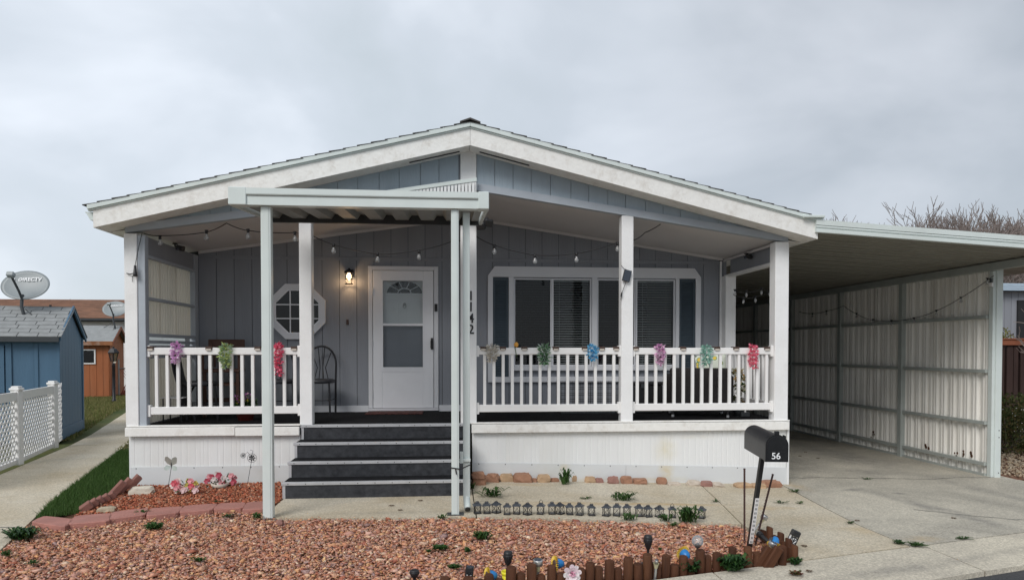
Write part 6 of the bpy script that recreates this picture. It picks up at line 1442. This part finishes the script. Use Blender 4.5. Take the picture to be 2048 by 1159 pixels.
# lamp post
lb=atG(228,803)
t=thing('lamp_post','black lamp post with lantern head on the lawn before the brown shed','lamp post',lb)
Hh=atY(228,693,lb.y).z
mb=MB(); mb.lathe([(.07,0),(.07,.06),(.045,.09),(.042,Hh-.62),(.05,Hh-.60),(.035,Hh-.50)],(0,0,0),12); mb.build('pole',BLACKM,t)
mb=MB(); mb.lathe([(.06,Hh-.50),(.08,Hh-.46),(.14,Hh-.20)],(0,0,0),6,sm=False); mb.build('lamp_glass',glass('lamp_glass',(.75,.78,.8),.9,1.6,.1),t)
mb=MB()
for i in range(6): a=math.pi/3*i; mb.tube([(.08*math.cos(a),.08*math.sin(a),Hh-.46),(.14*math.cos(a),.14*math.sin(a),Hh-.20)],.010,5)
mb.lathe([(.17,Hh-.20),(.17,Hh-.17),(.09,Hh-.06),(.03,Hh-.04),(.03,Hh),(0,Hh)],(0,0,0),6,sm=False); mb.build('lamp_hood',BLACKM,t)
# red slatted chain link fence
t=thing('chain_link_fence','red slatted chain link fence behind the lamp post','fence',(-11.2,25.6,0))
mb=MB(); 
for x in (-11.55,-10.6,-8.5): mb.tube([(x,25.6,0),(x,25.6,1.28)],.032,8)
mb.tube([(-11.55,25.6,.96),(-8,25.6,.96)],.022,8); mb.build('fence_pipe',GALV,t,world=True)
mb=MB(); x=-11.5
while x<-8: mb.bar((x,25.62,.02),(x+.45,25.62,.94),.035,.006,up=(0,1,0)); mb.bar((x+.45,25.63,.02),(x,25.63,.94),.012,.004,up=(0,1,0)); x+=.055
tag(mb.build('fence_slats',REDF,t,world=True),kind='stuff')
# lattice fence on the left
t=thing('lattice_fence','white vinyl lattice fence with capped posts along the left path','fence',(-6.2,10.6,0))
A=Vector((-5.83,9.0,0)); pp=[Vector((-5.55,8.05,0)),Vector((-6.02,10.32,0)),Vector((-6.47,12.05,0)),Vector((-6.72,12.78,0))]
VW=VINYL
for i,p in enumerate(pp[:3]):
    zt_=1.09; mb=MB(); mb.cbox(p.x-.055,p.x+.055,p.y-.055,p.y+.055,0,zt_-.05,.006); po=mb.build('fence_post',VW,t,world=True)
    mb=MB(); mb.cbox(p.x-.068,p.x+.068,p.y-.068,p.y+.068,zt_-.05,zt_-.015,.008); mb.cbox(p.x-.05,p.x+.05,p.y-.05,p.y+.05,zt_-.015,zt_+.01,.006); mb.build('post_cap',VW,po,world=True)
for i in range(3):
    a,b=pp[i],pp[i+1]; d=(b-a); Ln=d.length; d.normalize(); nn=Vector((d.y,-d.x,0))
    if i<2:
        mb=MB(); 
        mb.bar(a+d*.055+Vector((0,0,.96)),b-d*.055+Vector((0,0,.96)),.045,.12,up=(0,0,1)); mb.build('fence_rail',VW,t,world=True); mb=MB(); mb.bar(a+d*.055+Vector((0,0,.05)),b-d*.055+Vector((0,0,.05)),.04,.06); mb.build('fence_rail',VW,t,world=True)
    top_=.885 if i<2 else 1.02; sp=.115
    for s,off in ((1,.006),(-1,-.006)):
        k=-top_
        while k<Ln:
            # slat from (k,0) to (k+top,top), clipped
            s0=max(0,-k) if s>0 else 0
            x0,zz0=k,0.06; x1,zz1=k+(top_-.06),top_
            if x0<.03: zz0+=(.03-x0); x0=.03
            if x1>Ln-.03: zz1-=(x1-(Ln-.03)); x1=Ln-.03
            if zz1-zz0>.03:
                if s<0: x0,x1=Ln-x0,Ln-x1
                P0=a+d*x0+Vector((0,0,zz0))+nn*off; P1=a+d*x1+Vector((0,0,zz1))+nn*off
                mb=MB(); mb.bar(P0,P1,.008,.036,up=nn) if False else mb.add([P0-nn*.004+Vector((0,0,.020)),P0-nn*.004-Vector((0,0,.020)),P1-nn*.004-Vector((0,0,.020)),P1-nn*.004+Vector((0,0,.020)),P0+nn*.004+Vector((0,0,.020)),P0+nn*.004-Vector((0,0,.020)),P1+nn*.004-Vector((0,0,.020)),P1+nn*.004+Vector((0,0,.020))],[(0,1,2,3),(7,6,5,4),(0,4,5,1),(1,5,6,2),(2,6,7,3),(3,7,4,0)])
                mb.build('lattice_slat',VW,t,world=True)
            k+=sp
# =====================================================================  RIGHT BACKGROUND
t=thing('wooden_fence','dark brown wooden fence with red brown cap behind the carport','fence',(12,14.5,G(12)))
fy=14.2; z0=atY(2030,815,fy).z; z1=atY(2030,690,fy).z
x=10.3
while x<16:
    mb=MB(); mb.cbox(x,x+.10,fy,fy+.03,z0,z1,.004); mb.build('picket',FENCEB,t,world=True); x+=.16
mb=MB(); mb.cbox(10.3,16,fy-.05,fy+.08,z1,z1+.12,.006); mb.cbox(10.3,16,fy-.07,fy+.10,z1+.121,z1+.15,.004); mb.build('fence_cap',FENCET,t,world=True)
mb=MB(); mb.cbox(10.3,16,fy+.031,fy+.08,z0+.1,z0+.2,.004); mb.build('fence_rail',FENCEB,t,world=True); mb=MB(); mb.cbox(10.3,16,fy+.3,fy+.33,z0,z1,.004); mb.build('fence_rail',FENCEB,t,world=True)
for x in (10.35,12.1,13.9): mb=MB(); mb.cbox(x,x+.1,fy-.001,fy+.12,-.3,z1,.004); mb.build('fence_post',FENCEB,t,world=True)
mb=MB()
x=10.3
while x<16: mb.box(x,x+.24,fy+.13,fy+.14,-.3,z0-.02); mb.box(x+.24,x+.27,fy+.12,fy+.14,-.3,z0-.02); x+=.27
mb.box(10.3,16,fy+.1,fy+.16,z0-.02,z0+.01); mb.build('deck_skirting',WHITE,t,world=True)
NH=thing('neighbour_house','grey ribbed neighbouring house with pale blue metal roof edge','house',(14,18,G(14)))
ny=18.; zz=atY(2020,582,ny).z; zu=atY(2020,568,ny).z; x0=atY(1996,600,ny).x
mb=MB(); x=x0-2
NHM=mat('neighbour_grey_siding',(.26,.27,.30),.6,.1,3,stretch=(1,1,.2))
mb=MB(); mb.box(x0-2,x0+7,ny+.02,ny+6,-.3,zz); mb.build('wall',NHM,NH,world=True)
while x<x0+7: mb=MB(); mb.box(x,x+.19,ny,ny+.0199,-.3,zz); mb.build('siding_board',NHM,NH,world=True); x+=.2
mb=MB()
for k in range(4): mb.box(x0-2.3,x0+7.5,ny-.25-.012*k,ny-.2+.02*k,zz+k*(zu-zz)/4,zz+(k+.88)*(zu-zz)/4)
mb.build('roof_edge',mat('pale_blue_metal',(.50,.62,.74),.4,.05,3),NH,world=True)
mb=MB(); mb.box(x0-2.3,x0+7.5,ny-.2,ny+6.5,zz+.02,zu); mb.build('roof',METAL,NH,world=True)
wx=atY(2034,640,ny-.02); mb=MB(); mb.box(wx.x,wx.x+1.2,ny-.05,ny-.001,wx.z-.5,wx.z+.55); mb.build('window',DARK,NH,world=True)
# shrubs and trees
def shrub(name,loc,rx,rz,n,m_,label,seed,leaf=.05):
    t=thing(name,label,'shrub',loc); rnd=random.Random(seed); mb=MB()
    for i in range(14):
        a=rnd.uniform(0,6.28); d=Vector((math.cos(a)*rx*.8,math.sin(a)*rx*.6,rz*rnd.uniform(.6,1))); mb.tube([(0,0,0),d*.5+Vector((0,0,.05)),d],[.012,.008,.003],5)
    mb.build('stems',BARK,t)
    mb=MB()
    for i in range(n):
        a=rnd.uniform(0,6.28); f=rnd.random()**.5; h_=rnd.random(); p=Vector((math.cos(a)*rx*f*(1-.4*h_),math.sin(a)*rx*f*.8*(1-.4*h_),h_*rz)); p+=Vector((rnd.gauss(0,.05),rnd.gauss(0,.05),rnd.gauss(0,.04)))
        d=Vector((rnd.gauss(0,1),rnd.gauss(0,1),rnd.gauss(.6,.7))).normalized(); s_=d.cross(Vector((rnd.random(),rnd.random(),.3))).normalized()*leaf*.3; l=leaf*rnd.uniform(.6,1.5)
        mb.add([p,p+d*l*.5+s_,p+d*l,p+d*l*.5-s_],[(0,1,2,3)])
    mb.build('foliage',m_,t,fix=False); return t
SHR=imat('shrub_leaf',[(.05,.07,.02),(.08,.09,.03),(.03,.05,.015),(.14,.10,.04),(.06,.08,.03)],.8,trans=.2)
for (u,v,rx,rz,lab,sd_) in ((2012,905,.75,.75,'dark green shrub right behind the carport end post',1),(2046,900,.9,1.0,'larger dark shrub at the right edge of the picture',2),(2006,868,.6,.55,'reddish twiggy shrub against the white deck skirting',3)):
    p=atG(u,v); shrub('shrub',p,rx,rz,2600,SHR if sd_!=3 else imat('russet_shrub',[(.14,.07,.035),(.08,.06,.03),(.06,.08,.03)],.8),lab,sd_,.055)
p=atY(2046,668,14.0); shrub('shrub',Vector((p.x+.2,15.2,z1-.2)),.7,.55,1200,imat('yellow_green_leaf',[(.15,.17,.05),(.22,.18,.06),(.08,.1,.03)],.8),'yellow green bush above the brown fence cap',9,.06)
def tree(loc,H_,spread,seed,label,lean=0,depth=6,tw=.010,twm=None,nb=4):
    rnd=random.Random(seed); t=thing('bare_tree',label,'tree',loc,0,'bare trees behind the carport'); trunk=MB(); br=MB(); tw_=MB()
    def grow(p,d,l,r_,k):
        q=p; pts=[p]; dd=d.copy()
        for _ in range(3):
            dd=(dd+Vector((rnd.gauss(0,.13),rnd.gauss(0,.13),rnd.gauss(.06,.08)))).normalized(); q=q+dd*l/3; pts.append(q)
        rr=[r_*(1-.12*i) for i in range(4)]
        (trunk if k==0 else br if k<3 else tw_).tube(pts,rr,8 if k==0 else 5 if k<3 else 3,cap=False,sm=k<3)
        if k>=depth: return
        n=nb if k<2 else (3 if k<depth-1 else 3)
        for i in range(n):
            f=rnd.uniform(.45,1) if i else 1; b=pts[0].lerp(pts[-1],f) if f<1 else pts[-1]
            a=Vector((rnd.gauss(0,1),rnd.gauss(0,1),rnd.gauss(.1,.5))).normalized(); nd=(dd*(1.0 if i else 1.6)+a*spread).normalized()
            if nd.z<-.1: nd.z*=-.5
            grow(b,nd,l*rnd.uniform(.62,.82),max(r_*.58,tw*.5),k+1)
    grow(Vector((0,0,-.1)),Vector((lean,0,1)).normalized(),H_*.30,H_*.022,0)
    top=max(q[2] for q in tw_.v); k_=H_/top
    for b_ in (trunk,br,tw_): b_.v=[(x*k_*1.05,y*k_*1.05,z*k_) for x,y,z in b_.v]
    trunk.build('trunk',BARK,t,fix=False); br.build('branches',BARK,t,fix=False); tw_.build('twigs',TWIG,t,fix=False); return t
def treeat(u,vtop,Y,*a,**k):
    p=atY(u,vtop,Y); return tree(Vector((p.x,Y,G(9))),(p.z+.3)*1.0,*a,**k)
treeat(1718,427,44,.55,1,'bare tree top just showing left above the carport roof',tw=.035)
treeat(1750,431,44,.55,12,'second small bare tree top above the carport roof',tw=.035)
treeat(1840,403,36,.6,2,'tall dense bare tree above the middle of the carport roof',tw=.03,nb=5)
treeat(1905,413,36,.65,3,'bare tree right of the densest one above the carport',tw=.03,nb=5)
treeat(1975,421,30,.75,4,'wide spreading bare tree above the right end of the carport roof',tw=.026,nb=5)
treeat(1870,409,40,.6,21,'slender bare tree between the densest one and its right neighbour',tw=.03,nb=5)
treeat(1940,419,33,.6,22,'bare tree left of the wide spreading one',tw=.03,nb=5)
treeat(2040,419,26,1.0,5,'bare tree at the right edge of the picture behind the neighbouring house',tw=.024,nb=5)
tree(Vector((12.9,13.3,-.25)),3.0,.8,6,'young bare sapling in front of the brown fence at the right edge',depth=4,tw=.006,nb=3)
# greenery peeking out behind the left corner post
p=atY(249,552,14); t=thing('shrub_tip','green leafy branch tip peeking out behind the left corner post','shrub',(p.x+.35,14,0))
mb=MB(); mb.tube([(0,0,0),(0,0,2.6)],.03,6); mb.build('stem',BARK,t); mb=MB(); rnd=random.Random(5)
for k in range(6): leafball(mb,30,(0,0,2.0+k*.14),.22,.12,.07,rnd)
mb.build('leaves',WEED,t,fix=False)
